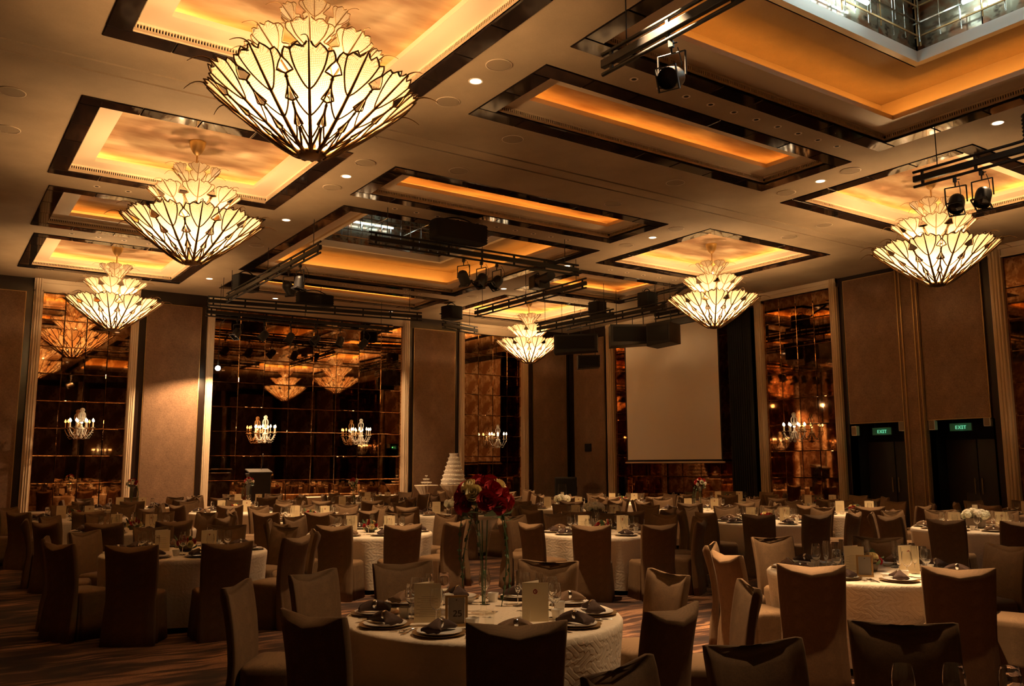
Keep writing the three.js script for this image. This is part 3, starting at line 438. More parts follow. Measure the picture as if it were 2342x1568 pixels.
// ------------------------------------------------------------------ fittings in the ceiling
const dlRing = lathe([[0.075, 0], [0.10, -0.004], [0.105, 0.0], [0.10, 0.004], [0.085, 0.004]], 20), dlCup = lathe([[0.085, 0.0], [0.07, 0.03], [0, 0.035]], 18);
const dlGlow = std({ color: lin(1, 0.95, 0.85), emissive: lin(1, 0.84, 0.62), emissiveIntensity: 3 });
[[5.9, -2.95, 0.5, 3.9, -4.6], [5.9, -6.27, 2.6, 6.75, -5.15], [13.4, -6.27, 0.6], [5.93, -9.53, 1], [6.06, -14.18, 1], [6.14, -17.53, 1], [6.4, -24.42, 0.8], [13.49, -9.54, 1], [13.7, -14.24, 1], [13.83, -17.62, 1], [14.09, -21.03, 1], [8.93, -26.25, 0.7], [13.0, -26.3, 0.7]].sort((a, b) => screenX(a[0], CEIL, a[1]) - screenX(b[0], CEIL, b[1])).forEach(([x, z, e, ax, az], i) => {
  const t = thing('downlight', 'lit round recessed ceiling downlight, ' + ordinal(i) + ' of those lit', 'downlight', [x, CEIL, z], 0, 'lit ceiling downlights');
  mesh('trim_ring', dlRing, M.white, t); mesh('lamp_glass', lathe([[0.08, -0.003], [0, -0.003]], 18), dlGlow, t);
  const l = new THREE.SpotLight(lin(1, 0.62, 0.31), L.down * e, 0, 0.5, 0.9); l.position.set(x, CEIL - 0.02, z); l.target.position.set(ax ?? x, 0, az ?? z); l.shadow.radius = 3; scene.add(l.target); addLight(l, 'downlight_beam');
});
const spkG = lathe([[0, -0.006], [0.15, -0.006], [0.165, -0.003], [0.168, 0]], 28), spkM = std({ color: lin(0.30, 0.22, 0.14), roughness: 0.9 });
[[5.92, -8.94], [5.95, -10.32], [7.55, -11.0], [6.04, -13.33], [7.6, -12.78], [6.09, -14.91], [0.71, -13.44], [0.78, -15.03], [13.44, -8.87], [13.52, -10.33], [11.2, -12.75], [11.3, -11.1], [13.62, -13.4], [13.66, -15.1], [0.55, -9.3], [6.3, -20.0], [13.95, -22.6], [16.3, -12.45], [16.1, -11.35]].map(a => [...a, screenX(a[0], CEIL, a[1])]).sort((a, b) => a[2] - b[2]).forEach(([x, z], i) => {
  const t = thing('ceiling_speaker', 'flat round perforated ceiling speaker, ' + ordinal(i) + ' of its kind', 'ceiling speaker', [x, CEIL, z], 0, 'round ceiling speakers'); mesh('grille', spkG, spkM, t); mesh('rim', lathe([[0.165, -0.008], [0.178, -0.008], [0.178, 0], [0.165, 0]], 28), M.trim, t);
});
const rsA = lathe([[0.035, -0.001], [0.055, -0.006], [0.062, -0.002], [0.062, 0.0]], 16), rsB = lathe([[0, -0.002], [0.036, -0.002]], 14);
const rsRows = []; for (let i = 0; i < 10; i++) { rsRows.push([7.69 + i * 0.5, -8.27, 'above the front strip coffer', i]); rsRows.push([7.7 + i * 0.5, -15.5, 'beside the lighting rig coffer', i]); rsRows.push([7.9 + i * 0.5, -23.12, 'behind the lighting rig coffer', i]); }
for (let i = 0; i < 5; i++) { rsRows.push([2.4 + i * 0.55, -17.32, 'between the second and third left coffers', i]); rsRows.push([2.5 + i * 0.55, -21.27, 'between the third and far left coffers', i]); rsRows.push([15.1 + i * 0.6, -17.35, 'in front of the projection screen', i]); rsRows.push([15.3 + i * 0.6, -21.36, 'in the far right corner', i]); }
rsRows.forEach(([x, z, w, i]) => { const t = thing('recessed_spot', 'small recessed spot, ' + ordinal(i) + ', ' + w, 'recessed spot', [x, CEIL, z], 0, 'small recessed spots'); mesh('trim_ring', rsA, M.trim, t); mesh('dark_lens', rsB, M.vent, t); });

// ------------------------------------------------------------------ lighting rig
function truss(a, b, y, label, cables = 1.9) {
  const A = V(a[0], y, a[1]), B = V(b[0], y, b[1]), d = B.clone().sub(A), len = d.length(), t = thing('lighting_bar', label, 'lighting bar', [a[0], y, a[1]], Math.atan2(-d.z, d.x), 'lighting bars under the ceiling');
  mesh('top_rail', rod(V(0, 0.15, 0), V(len, 0.15, 0), 0.024, 8), M.truss, t); mesh('beam', rbox(len, 0.10, 0.07, 0.012, len / 2, 0.03, 0), M.truss, t); mesh('bottom_rail', rod(V(0, -0.09, 0), V(len, -0.09, 0), 0.024, 8), M.truss, t);
  const n = Math.max(2, Math.round(len / 0.75)), pg = box(0.04, 0.27, 0.03); for (let i = 0; i < n; i++) { const m = mesh('post', pg, M.truss, t); m.position.set(0.15 + (len - 0.3) * i / (n - 1), 0.03, 0); }
  const c = Math.max(2, Math.round(len / cables)); for (let i = 0; i < c; i++) { const u = 0.4 + (len - 0.8) * i / (c - 1); mesh('cable', rod(V(u, 0.15, 0), V(u, CEIL - y, 0), 0.008, 5), M.truss, t); }
  return t;
}
const RY = 6.2;
truss([6.12, -7.1], [6.2, -4.2], RY, 'black lighting bar at top centre below the front lantern coffer');
truss([12.9, -7.4], [12.95, -4.6], RY, 'black lighting bar at upper right with two spotlights');
truss([7.14, -15.5], [12.5, -15.5], RY, 'long black lighting bar crossing the front of the centre lantern');
truss([6.62, -16.75], [6.62, -23.4], RY, 'black lighting bar running along the left of the centre lantern');
truss([6.3, -24.1], [12.5, -23.2], RY, 'long black lighting bar before the wide mirror, nearer one');
truss([6.5, -25.0], [12.4, -25.0], 6.05, 'long black lighting bar before the wide mirror, farther one');
truss([13.75, -24.1], [15.4, -24.6], RY, 'short black lighting bar right of the wide mirror');
truss([13.5, -21.7], [13.55, -16.5], RY, 'black lighting bar running along the right of the centre lantern');
truss([17.3, -22.1], [17.4, -17.6], RY - 0.02, 'upper black lighting bar above the loudspeakers near the screen');
truss([15.95, -21.9], [16.1, -18.4], RY - 0.25, 'lower black lighting bar above the loudspeakers near the screen');
truss([17.9, -18.6], [18.0, -15.9], RY - 0.1, 'short black lighting bar in front of the screen top');

function makeCan() {
  const t = new THREE.Group();
  mesh('can_body', lathe([[0, 0.15], [0.06, 0.15], [0.105, 0.11], [0.115, 0.05], [0.115, -0.14], [0.108, -0.14], [0.108, 0.04], [0.05, 0.1], [0, 0.1]], 20), M.gear, t); mesh('lens', lathe([[0.107, -0.11], [0, -0.125]], 18), M.lens, t);
  mesh('filter_frame', merge([box(0.25, 0.03, 0.012, 0, -0.15, 0.11), box(0.25, 0.03, 0.012, 0, -0.15, -0.11), box(0.012, 0.03, 0.22, 0.12, -0.15, 0), box(0.012, 0.03, 0.22, -0.12, -0.15, 0)]), M.gear, t); return t;
}
const can0 = makeCan();
function spotCan(x, y, z, pitch, yaw, label) { // y is the bar's underside
  const t = thing('stage_spotlight', label, 'spotlight', [x, y, z], yaw, 'stage spotlights on the lighting bars');
  const c = can0.clone(); for (const m of [...c.children]) { m.name = m.name; const h = m; h.position.set(0, -0.42, 0); h.rotation.z = pitch; t.add(h); }
  mesh('yoke', merge([rod(V(0, -0.42, -0.15), V(0, -0.16, -0.15), 0.011, 6), rod(V(0, -0.42, 0.15), V(0, -0.16, 0.15), 0.011, 6), rod(V(0, -0.16, -0.15), V(0, -0.16, 0.15), 0.011, 6)]), M.gear, t);
  mesh('clamp', merge([box(0.05, 0.07, 0.05, 0, -0.052, 0), rod(V(0, -0.08, 0), V(0, -0.16, 0), 0.012, 6), rod(V(0, -0.05, 0.02), V(0, -0.05, 0.07), 0.008, 5)]), M.gear, t);
  const pts = []; for (let i = 0; i <= 10; i++) { const s = i / 10; pts.push(V(0.10 + 0.10 * Math.sin(s * PI), -0.05 - 0.32 * s, 0.03)); } mesh('power_cable', sweep(pts, 0.006, 4), M.gear, t);
}
spotCan(6.16, RY - 0.1, -6.05, -1.15, 0.4, 'black stage spotlight hanging at top centre with cable loop');
spotCan(12.92, RY - 0.1, -6.75, -0.7, 0.3, 'left one of two black stage spotlights at upper right'); spotCan(12.93, RY - 0.1, -6.35, -0.55, 0.1, 'right one of two black stage spotlights at upper right');
spotCan(9.35, RY - 0.1, -15.5, 0.7, 0.5, 'leftmost of three black stage spotlights under the long centre bar'); spotCan(9.8, RY - 0.1, -15.5, -0.6, 0.2, 'middle of three black stage spotlights under the long centre bar'); spotCan(10.2, RY - 0.1, -15.5, -0.75, 0.1, 'rightmost of three black stage spotlights under the long centre bar');
spotCan(6.62, RY - 0.1, -18.6, 0.9, 0.6, 'black stage spotlight with pale filter on the left lantern bar'); spotCan(6.62, RY - 0.1, -17.9, -0.15, 0.2, 'upright black stage spotlight on the left lantern bar');
[7.4, 8.2, 9.0, 9.8, 10.6, 11.4].forEach((x, i) => spotCan(x, 5.95, -25.0, rr(-0.9, 0.9), rr(-0.6, 0.6), 'small black stage spotlight before the wide mirror, ' + ordinal(i) + ' in that row'));
// ribbed boxes (colour scrollers and dimmer packs) standing on the bars
function ribbed(w, h, d, x, y, z, turn, label) {
  const t = thing('ribbed_box', label, 'rig box', [x, y, z], turn, 'ribbed black boxes on the lighting bars'), n = Math.round(h / 0.06), rings = [];
  for (let i = 0; i <= n * 2; i++) { const e = i % 2 ? 0.018 : 0; rings.push(sring(w / 2 + e, d / 2 + e, i / (2 * n) * h, 24, 0.3)); }
  mesh('case', loft(rings, true, true), M.gearSoft, t); const pts = []; for (let i = 0; i <= 8; i++) { const s = i / 8; pts.push(V((s - 0.5) * w * 0.8, h + 0.12 * Math.sin(s * PI), 0)); } mesh('carry_strap', sweep(pts, 0.014, 5), M.gearSoft, t);
}
ribbed(0.62, 0.42, 0.42, 6.97, RY + 0.177, -22.9, 0.2, 'black ribbed box at the left end of the lighting rig');
ribbed(0.55, 0.42, 0.5, 13.95, RY + 0.177, -23.85, 0.15, 'black ribbed box on the short bar right of the wide mirror');
ribbed(1.25, 0.40, 0.4, 9.1, RY + 0.177, -15.29, 0, 'wide black ribbed box on the long centre bar');
ribbed(1.3, 0.4, 0.4, 13.15, RY + 0.177, -5.1, PI / 2, 'wide black ribbed box on the upper right bar');
ribbed(0.42, 0.42, 0.45, 17.35, RY + 0.157, -20.6, 0.1, 'tall black ribbed box above the left hanging loudspeaker'); ribbed(0.45, 0.42, 0.45, 17.62, RY + 0.157, -18.6, 0.1, 'tall black ribbed box above the right hanging loudspeaker');
ribbed(1.1, 0.32, 0.34, 9.3, RY + 0.177, -23.85, 0.14, 'long black box on the bar before the wide mirror');
{ // profile projector lying on the right lantern bar
  const t = thing('profile_projector', 'long black projector lying on the right lantern bar', 'projector', [13.5, RY + 0.44, -18.2], 1.35); mesh('barrel', flat(new THREE.CylinderGeometry(0.12, 0.15, 0.9, 16).rotateZ(PI / 2)), M.gear, t); mesh('lamp_house', rbox(0.4, 0.36, 0.34, 0.04, 0.5, 0, 0), M.gear, t); mesh('bracket', merge([box(0.05, 0.2, 0.3, 0, -0.16, 0)]), M.gear, t); mesh('handle', sweep([V(0.35, 0.18, 0), V(0.4, 0.24, 0), V(0.6, 0.24, 0), V(0.65, 0.18, 0)], 0.015, 5), M.gear, t);
}
{ // diagonal brace with flat plate near the screen
  const t = thing('rig_brace', 'black diagonal brace pole with flat plate above the loudspeakers', 'brace', [18.02, RY + 0.02, -18.1]); mesh('pole', rod(V(0, 0.05, -0.7), V(0, 0.66, 0.85), 0.035, 8), M.truss, t); mesh('plate', box(0.14, 0.04, 0.9, 0, 0.68, 0.6), M.truss, t); mesh('clamp', box(0.12, 0.1, 0.12, 0, 0.05, -0.7), M.truss, t);
}
function hungSpeaker(x, y, z, w, h, d, turn, label) {
  const t = thing('hanging_loudspeaker', label, 'loudspeaker', [x, y, z], turn, 'loudspeakers hung by the screen'); for (const s of [-1, 1]) mesh('hanging_cable', rod(V(s * w / 3, h / 2 + 0.28, 0), V(s * w / 3, CEIL - y, 0), 0.008, 5), M.truss, t); const sh = new THREE.Shape([[-w / 2, -h / 2], [w / 2, -h / 2 + h * 0.12], [w / 2, h / 2], [-w / 2, h / 2]].map(p => new THREE.Vector2(...p)));
  const g = new THREE.ExtrudeGeometry(sh, { depth: d, bevelEnabled: true, bevelSize: 0.015, bevelThickness: 0.015, bevelSegments: 2 }); g.translate(0, 0, -d / 2); mesh('cabinet', flat(g), M.gear, t);
  mesh('front_grille', box(w * 0.9, h * 0.72, 0.012, 0, h * 0.06, d / 2 + 0.02), M.gearSoft, t); mesh('hanging_bracket', merge([rod(V(-w / 3, h / 2, 0), V(-w / 3, h / 2 + 0.3, 0), 0.014, 6), rod(V(w / 3, h / 2, 0), V(w / 3, h / 2 + 0.3, 0), 0.014, 6), box(w * 0.8, 0.03, 0.05, 0, h / 2 + 0.02, 0)]), M.truss, t);
}
hungSpeaker(17.2, 5.52, -21.5, 1.35, 0.56, 0.6, -0.75, 'wide black loudspeaker hanging left of the screen top'); hungSpeaker(18.35, 5.1, -22.3, 0.7, 0.42, 0.5, -0.6, 'smaller black loudspeaker hanging lowest at the corner');
hungSpeaker(17.35, 5.5, -19.1, 1.2, 0.62, 0.6, -0.6, 'wide black loudspeaker hanging over the screen left part'); hungSpeaker(17.55, 5.4, -17.9, 0.72, 0.62, 0.66, -1.25, 'tilted black loudspeaker hanging over the screen middle');

// ------------------------------------------------------------------ banquet furniture
function makeChair() { // slipcovered chair, seat centre at the origin, facing +z
  const t = new THREE.Group();
  const back = []; const hs = [0.0, 0.12, 0.28, 0.42, 0.5, 0.6, 0.7, 0.79, 0.86, 0.895, 0.905];
  hs.forEach((y, i) => {
    const v = clamp((y - 0.42) / 0.5), lean = -0.225 - 0.02 * v - 0.10 * v * v + (y < 0.42 ? -0.035 * (1 - y / 0.42) : 0), w = (y < 0.42 ? 0.235 + 0.02 * (1 - y / 0.42) : 0.235 + 0.02 * v) - (i === hs.length - 1 ? 0.018 : 0), th = (i === hs.length - 1 ? 0.012 : i === hs.length - 2 ? 0.026 : 0.034) + (y < 0.42 ? 0.012 : 0);
    back.push(sring(w, th, y, 28, 0.35, (p) => { const u = p.x / 0.25; p.y += 0.085 * v * v * u * u - 0.02 * v; p.z += lean + 0.05 * u * u * v - (y < 0.42 ? 0.006 * Math.sin(p.x * 60) : 0); }));
  });
  mesh('back_cover', loft(back, true, true), M.chair, t);
  const seat = []; [[0.252, 0.0, 0.010], [0.245, 0.15, 0.008], [0.238, 0.32, 0.004], [0.234, 0.42, 0], [0.232, 0.455, 0], [0.212, 0.478, 0], [0.15, 0.485, 0]].forEach(([w, y, f]) => seat.push(sring(w, w - 0.045, y, 48, 0.3, (p, k) => { const q = f * Math.sin(k * 2 * PI * 14); const l = Math.hypot(p.x, p.z); p.x *= 1 + q / l; p.z *= 1 + q / l; p.z += 0.0; })));
  mesh('seat_cover', loft(seat, true, true), M.chair, t);
  return t;
}
const chair0 = makeChair();
const TR = 0.89, TH = 0.75;
const clothGeo = (() => { // round cloth: flat top, soft edge, folds that open towards the hem
  const n = 128, rings = [], prof = [[0.85, 0.06, 1], [0.86, 0.2, 0.8], [0.875, 0.4, 0.5], [0.89, 0.6, 0.2], [0.90, 0.70, 0.06], [0.90, 0.735, 0], [0.885, 0.752, 0], [0.85, 0.757, 0], [0.5, 0.757, 0]];
  for (const [r, y, f] of prof) { const g = []; for (let k = 0; k < n; k++) { const a = -k / n * 2 * PI; const w = Math.sin(a * 15 + 0.6 * Math.sin(3 * a)) * 0.5 + Math.sin(a * 9 + 1.3) * 0.5; g.push(V((r + 0.04 * f * w) * Math.cos(a), y, (r + 0.04 * f * w) * Math.sin(a))); } rings.push(g); }
  return metric(loft(rings, true, false), 1);
})();
const topGeo = cyl(TR - 0.03, TR - 0.03, 0.03, 0, 0.715, 0, 40), pedGeo = merge([cyl(0.05, 0.05, 0.66, 0, 0.05, 0, 14), lathe([[0, 0], [0.34, 0], [0.34, 0.025], [0.08, 0.06], [0, 0.06]], 24)]);

// --- tableware
const wineG = [lathe([[0.004, 0.088], [0.02, 0.094], [0.036, 0.115], [0.042, 0.145], [0.040, 0.18], [0.034, 0.215], [0.0325, 0.215], [0.0385, 0.18], [0.0403, 0.145], [0.0345, 0.117], [0.019, 0.097], [0.0, 0.092]], 20), lathe([[0.0045, 0.006], [0.004, 0.05], [0.0055, 0.09]], 10), lathe([[0, 0.001], [0.036, 0.001], [0.037, 0.003], [0.012, 0.006], [0, 0.007]], 20)];
const fluteG = [lathe([[0.004, 0.085], [0.016, 0.10], [0.024, 0.14], [0.027, 0.19], [0.025, 0.245], [0.0237, 0.245], [0.0257, 0.19], [0.0227, 0.14], [0.0148, 0.102], [0, 0.09]], 18), wineG[1], wineG[2]];
function makeGlass(g) { const t = new THREE.Group(); mesh('bowl', g[0], M.glassSolid, t); mesh('stem', g[1], M.glassSolid, t); mesh('foot', g[2], M.glassSolid, t); return t; }
const wine0 = makeGlass(wineG), flute0 = makeGlass(fluteG);
const tumbler0 = (() => { const t = new THREE.Group(); mesh('glass_wall', lathe([[0.028, 0.004], [0.034, 0.09], [0.036, 0.092]], 18), M.glass, t); mesh('glass_base', lathe([[0, 0.001], [0.029, 0.001], [0.029, 0.01], [0, 0.01]], 18), M.glass, t); return t; })();
const plate0 = (() => { const t = new THREE.Group(); mesh('charger', lathe([[0, 0.001], [0.11, 0.001], [0.155, 0.012], [0.158, 0.015], [0.11, 0.006], [0, 0.005]], 32), M.charger, t); mesh('plate', lathe([[0, 0.007], [0.08, 0.007], [0.13, 0.02], [0.132, 0.024], [0.085, 0.012], [0, 0.011]], 32), M.china, t); return t; })();
const napG = (() => { const rings = []; for (let i = 0; i <= 14; i++) { const s = i / 14 * 2 - 1, w = 0.022 + 0.062 * Math.pow(Math.abs(s), 1.3), h = 0.016 + 0.02 * (1 - s * s); const r = []; for (let k = 0; k < 20; k++) { const a = k / 20 * 2 * PI; r.push(V(s * 0.10, 0.006 + h + h * Math.sin(a) + 0.004 * Math.abs(s) * Math.sin(6 * a), 0.8 * w * Math.cos(a))); } rings.push(r); } return loft(rings, true, true); })();
const mkNap = (m) => { const t = new THREE.Group(); mesh('folded_cloth', napG, m, t); const b = mesh('napkin_ring', flat(new THREE.TorusGeometry(0.030, 0.007, 6, 18).rotateY(PI / 2)), M.silver, t); b.position.y = 0.048; b.scale.set(2, 0.85, 0.75); return t; };
const nap0 = mkNap(M.napkin), napL0 = mkNap(M.napkinLight);
const cup0 = (() => { const t = new THREE.Group(); mesh('cup', loft([[0.026, 0], [0.036, 0.062], [0.034, 0.062], [0.025, 0.012], [0.01, 0.011]].map(([w, y]) => sring(w, w, y + 0.001, 24, 0.5)), true, true), M.china, t); return t; })();
const dish0 = (() => { const t = new THREE.Group(); mesh('dish', lathe([[0, 0.002], [0.03, 0.002], [0.058, 0.03], [0.06, 0.033], [0.032, 0.008], [0, 0.007]], 24), M.china, t); return t; })();
const knifeG = merge([rbox(0.011, 0.005, 0.10, 0.002, 0, 0.004, 0.055), loft([[0.004, 0.0015, 0], [0.009, 0.0015, 0.03], [0.009, 0.0012, 0.09], [0.001, 0.001, 0.115]].map(([w, h, z]) => [V(-w, 0.003 - h, -z), V(w, 0.003 - h, -z), V(w, 0.003 + h, -z), V(-w, 0.003 + h, -z)]), true, true)]);
const spoonG = merge([loft([[0.007, 0.002, 0.1], [0.004, 0.0025, 0.04], [0.0035, 0.002, 0]].map(([w, h, z]) => [V(-w, 0.004 - h, z), V(w, 0.004 - h, z), V(w, 0.004 + h, z), V(-w, 0.004 + h, z)]), true, true), flat(new THREE.SphereGeometry(1, 12, 8, 0, 2 * PI, 0, PI).scale(0.019, 0.006, 0.03).translate(0, 0.009, -0.026))]);
const forkG = merge([rbox(0.009, 0.004, 0.12, 0.0015, 0, 0.004, 0.04), rbox(0.024, 0.004, 0.02, 0.0015, 0, 0.005, -0.028), ...[-0.010, -0.0035, 0.0035, 0.010].map(x => box(0.0035, 0.003, 0.045, x, 0.007, -0.058))]);
const cardTex = (emblem, lines) => canvasTex(256, 352, (c, w, h) => { c.fillStyle = '#e9d9b4'; c.fillRect(0, 0, w, h); if (emblem) { c.strokeStyle = '#8e2a1c'; c.fillStyle = '#8e2a1c'; c.lineWidth = 9; c.beginPath(); c.arc(w / 2, 82, 17, 0, 7); c.stroke(); c.beginPath(); c.arc(w / 2, 66, 8, 0, 7); c.fill(); c.beginPath(); c.arc(w / 2 + 4, 84, 7, 0, 7); c.fill(); } c.fillStyle = 'rgba(120,92,60,0.75)'; if (lines) for (let i = 0; i < 12; i++) { const q = 60 + ((i * 37) % 70); c.fillRect(w / 2 - q, 120 + i * 16, 2 * q, 3); } });
const mCardA = std({ map: cardTex(true, false), roughness: 0.8 }), mCardB = std({ map: cardTex(false, true), roughness: 0.8 });
function makeCard(front) { const t = new THREE.Group(), W = 0.165, H = 0.235, g = box(W, H, 0.0015, W / 2, H / 2 + 0.001, 0); const a = mesh('card_front', g, [M.paper, M.paper, M.paper, M.paper, front, M.paper], t); a.rotation.y = -0.35; const b = mesh('card_back', g, M.paper, t); b.rotation.y = 0.45; return t; }
const card0 = makeCard(mCardA), cardText0 = makeCard(mCardB);
function makeStand(txt) { const t = new THREE.Group(); const face = std({ map: canvasTex(160, 256, (c, w, h) => { c.fillStyle = '#8f867c'; c.fillRect(0, 0, w, h); c.fillStyle = '#3b2c22'; if (txt) { c.font = 'bold 84px sans-serif'; c.textAlign = 'center'; c.fillText(txt, w * 0.56, h * 0.72); } c.fillRect(w / 2 - 6, 22, 12, 12); }), roughness: 0.5 });
  mesh('number_card', box(0.10, 0.16, 0.002, 0, 0.09, 0), [M.grey, M.grey, M.grey, M.grey, face, M.grey], t); mesh('holder', merge([box(0.016, 0.17, 0.012, -0.06, 0.087, 0), box(0.016, 0.17, 0.012, 0.06, 0.087, 0), box(0.136, 0.014, 0.05, 0, 0.008, 0), box(0.136, 0.012, 0.012, 0, 0.174, 0)]), M.brass, t); return t; }
const stand25 = makeStand('25'), stand0 = makeStand('');
const candle0 = (() => { const t = new THREE.Group(); mesh('candle_glass', lathe([[0.03, 0.002], [0.036, 0.10], [0.037, 0.102]], 16), M.glass, t); mesh('candle', cyl(0.026, 0.026, 0.06, 0, 0.003, 0, 14), M.candle, t); return t; })();

// --- flowers
const roseG = (() => { const list = []; [[3, 0.35, 0.95, 0.2], [4, 0.62, 0.86, 0.45], [5, 0.86, 0.70, 0.75], [6, 1.0, 0.46, 1.1]].forEach(([n, r, h, open], l) => { for (let i = 0; i < n; i++) { const a0 = (i + l * 0.37) / n * 2 * PI, wid = 2 * PI / n * 0.68, pos = [], idx = []; for (let u = 0; u <= 3; u++) for (let v = 0; v <= 3; v++) { const q = v / 3, a = a0 + (u / 3 - 0.5) * 2 * wid * (0.55 + 0.45 * Math.sin(q * 2.6)); const rad = r * (0.22 + 0.78 * Math.pow(q, 0.8)) * (1 + (q > 0.9 ? 0.12 * open : 0)); pos.push(rad * Math.cos(a), -0.55 + (0.55 + h) * q - (q > 0.9 ? 0.12 * open : 0), rad * Math.sin(a)); if (u && v) { const b = u * 4 + v; idx.push(b - 5, b - 4, b, b - 5, b, b - 1); } } const g = new THREE.BufferGeometry(); g.setAttribute('position', new THREE.Float32BufferAttribute(pos, 3)); g.setIndex(idx); g.computeVertexNormals(); list.push(flat(g)); } }); return merge(list); })();
const bloomG = (() => { const g = new THREE.IcosahedronGeometry(1, 3), p = g.attributes.position; for (let i = 0; i < p.count; i++) { const x = p.getX(i), y = p.getY(i), z = p.getZ(i); const k = 0.86 + 0.16 * noise(x * 5 + 9, y * 5 + z * 4 + 9, 997, 997, 5) * 2 - 0.1; p.setXYZ(i, x * k, y * k * 0.85, z * k); } g.computeVertexNormals(); return flat(g); })();
const leafG = (() => { const sh = [], n = 6; const pos = [], idx = []; for (let i = 0; i <= n; i++) { const s = i / n, w = 0.36 * Math.sin(PI * Math.pow(s, 0.8)); for (const q of [-1, 0, 1]) pos.push(q * w, s - 0.1 * s * s + (q ? 0.10 * w : 0), -0.35 * s * s); if (i) { const a = (i - 1) * 3; idx.push(a, a + 1, a + 3, a + 1, a + 4, a + 3, a + 1, a + 2, a + 4, a + 2, a + 5, a + 4); } } const g = new THREE.BufferGeometry(); g.setAttribute('position', new THREE.Float32BufferAttribute(pos, 3)); g.setIndex(idx); g.computeVertexNormals(); return flat(g); })();
function dome(parent, n, R, cy, squash, mats, size, geo, part) { for (let i = 0; i < n; i++) { const y = 1 - (i + 0.5) / n * 1.25, a = i * 2.39996, q = Math.sqrt(Math.max(0, 1 - y * y)); const m = mesh(part, geo, mats[Math.floor(rnd() * mats.length)], parent); m.position.set(R * q * Math.cos(a), cy + R * squash * y, R * q * Math.sin(a)); const s = size * rr(0.85, 1.2); m.scale.setScalar(s); m.quaternion.setFromUnitVectors(V(0, 1, 0), V(q * Math.cos(a), y, q * Math.sin(a)).normalize()); } }
function foliage(parent, n, R, cy, size) { for (let i = 0; i < n; i++) { const a = rr(0, 2 * PI), m = mesh('leaf', leafG, M.leafGreen, parent); m.position.set(R * 0.7 * Math.cos(a), cy + rr(-0.06, 0.04), R * 0.7 * Math.sin(a)); m.rotation.set(rr(0.6, 1.9), -a + PI / 2, 0, 'YXZ'); m.scale.setScalar(size * rr(0.8, 1.3)); } }
const trumpetG = lathe([[0.0, 0.004], [0.075, 0.004], [0.078, 0.01], [0.02, 0.03], [0.014, 0.08], [0.016, 0.25], [0.026, 0.42], [0.05, 0.54], [0.088, 0.60], [0.094, 0.605]], 24);
function makeTall(big) {
  const t = new THREE.Group(), s = big ? 1 : 0.8; const v = mesh('vase', trumpetG, M.glass, t); v.scale.set(s * 1.05, s, s * 1.05);
  const cy = 0.60 * s + (big ? 0.12 : 0.07), R = big ? 0.15 : 0.10; dome(t, big ? 22 : 9, R, cy, 0.9, big ? [M.roseRed, M.roseRed, M.roseRed, M.roseRed, M.roseRed, M.roseCream] : [M.roseRed, M.roseRed, M.roseWhite], big ? 0.052 : 0.04, roseG, 'rose'); foliage(t, big ? 22 : 8, R, cy - 0.06, big ? 0.10 : 0.07);
  for (let k = 0; k < (big ? 5 : 2); k++) { const a = [0.3, 1.2, 2.4, 3.6, 5.2][k], pts = []; const len = (big ? 0.62 : 0.4) * rr(0.7, 1.05), R2 = big ? 0.14 : 0.10; for (let i = 0; i <= 12; i++) { const q = i / 12; pts.push(V((R2 + 0.05 * Math.sin(q * 2.4)) * Math.cos(a + q * 0.4), cy - 0.04 - len * q, (R2 + 0.05 * Math.sin(q * 2.4)) * Math.sin(a + q * 0.4))); } const vine = mesh('trailing_vine', sweep(pts, 0.003, 4), M.leafGreen, t); for (let i = 1; i <= 11; i++) { const m = mesh('leaf', leafG, M.leafGreen, vine); m.position.copy(pts[i]); m.scale.setScalar(big ? 0.045 : 0.03); m.rotation.set(rr(0.8, 2.4), rr(0, 6.2), 0); } }
  const st = []; for (let k = 0; k < 5; k++) st.push(rod(V(0.008 * Math.cos(k * 1.3), 0.06, 0.008 * Math.sin(k * 1.3)), V(0.03 * Math.cos(k * 1.3), 0.6 * s, 0.03 * Math.sin(k * 1.3)), 0.0025, 4)); mesh('stems', merge(st), M.leafGreen, t);
  return t;
}
function makeHurricane() {
  const t = new THREE.Group(); mesh('planter_box', loft([[0.105, 0.002], [0.115, 0.15], [0.107, 0.15], [0.10, 0.03]].map(([w, y]) => sring(w, w, y, 24, 0.25)), true, true), M.planter, t);
  dome(t, 13, 0.155, 0.185, 0.45, [M.hydrangea, M.hydrangea, M.roseWhite], 0.058, bloomG, 'hydrangea_bloom'); foliage(t, 8, 0.16, 0.15, 0.06);
  mesh('hurricane_glass', lathe([[0.10, 0.20], [0.098, 0.30], [0.088, 0.52], [0.089, 0.525]], 28), M.glass, t); mesh('pillar_candle', cyl(0.036, 0.036, 0.14, 0, 0.20, 0, 18), M.candle, t); return t;
}
function makeLow() { const t = new THREE.Group(); mesh('bowl', lathe([[0, 0.002], [0.06, 0.002], [0.085, 0.07], [0.08, 0.07], [0, 0.03]], 20), M.planter, t); dome(t, 9, 0.085, 0.085, 0.6, [M.roseRed, M.roseRed, M.roseCream], 0.036, roseG, 'rose'); foliage(t, 12, 0.11, 0.08, 0.075); return t; }
const tallBig0 = makeTall(true), tall0 = makeTall(false), hurr0 = makeHurricane(), low0 = makeLow();

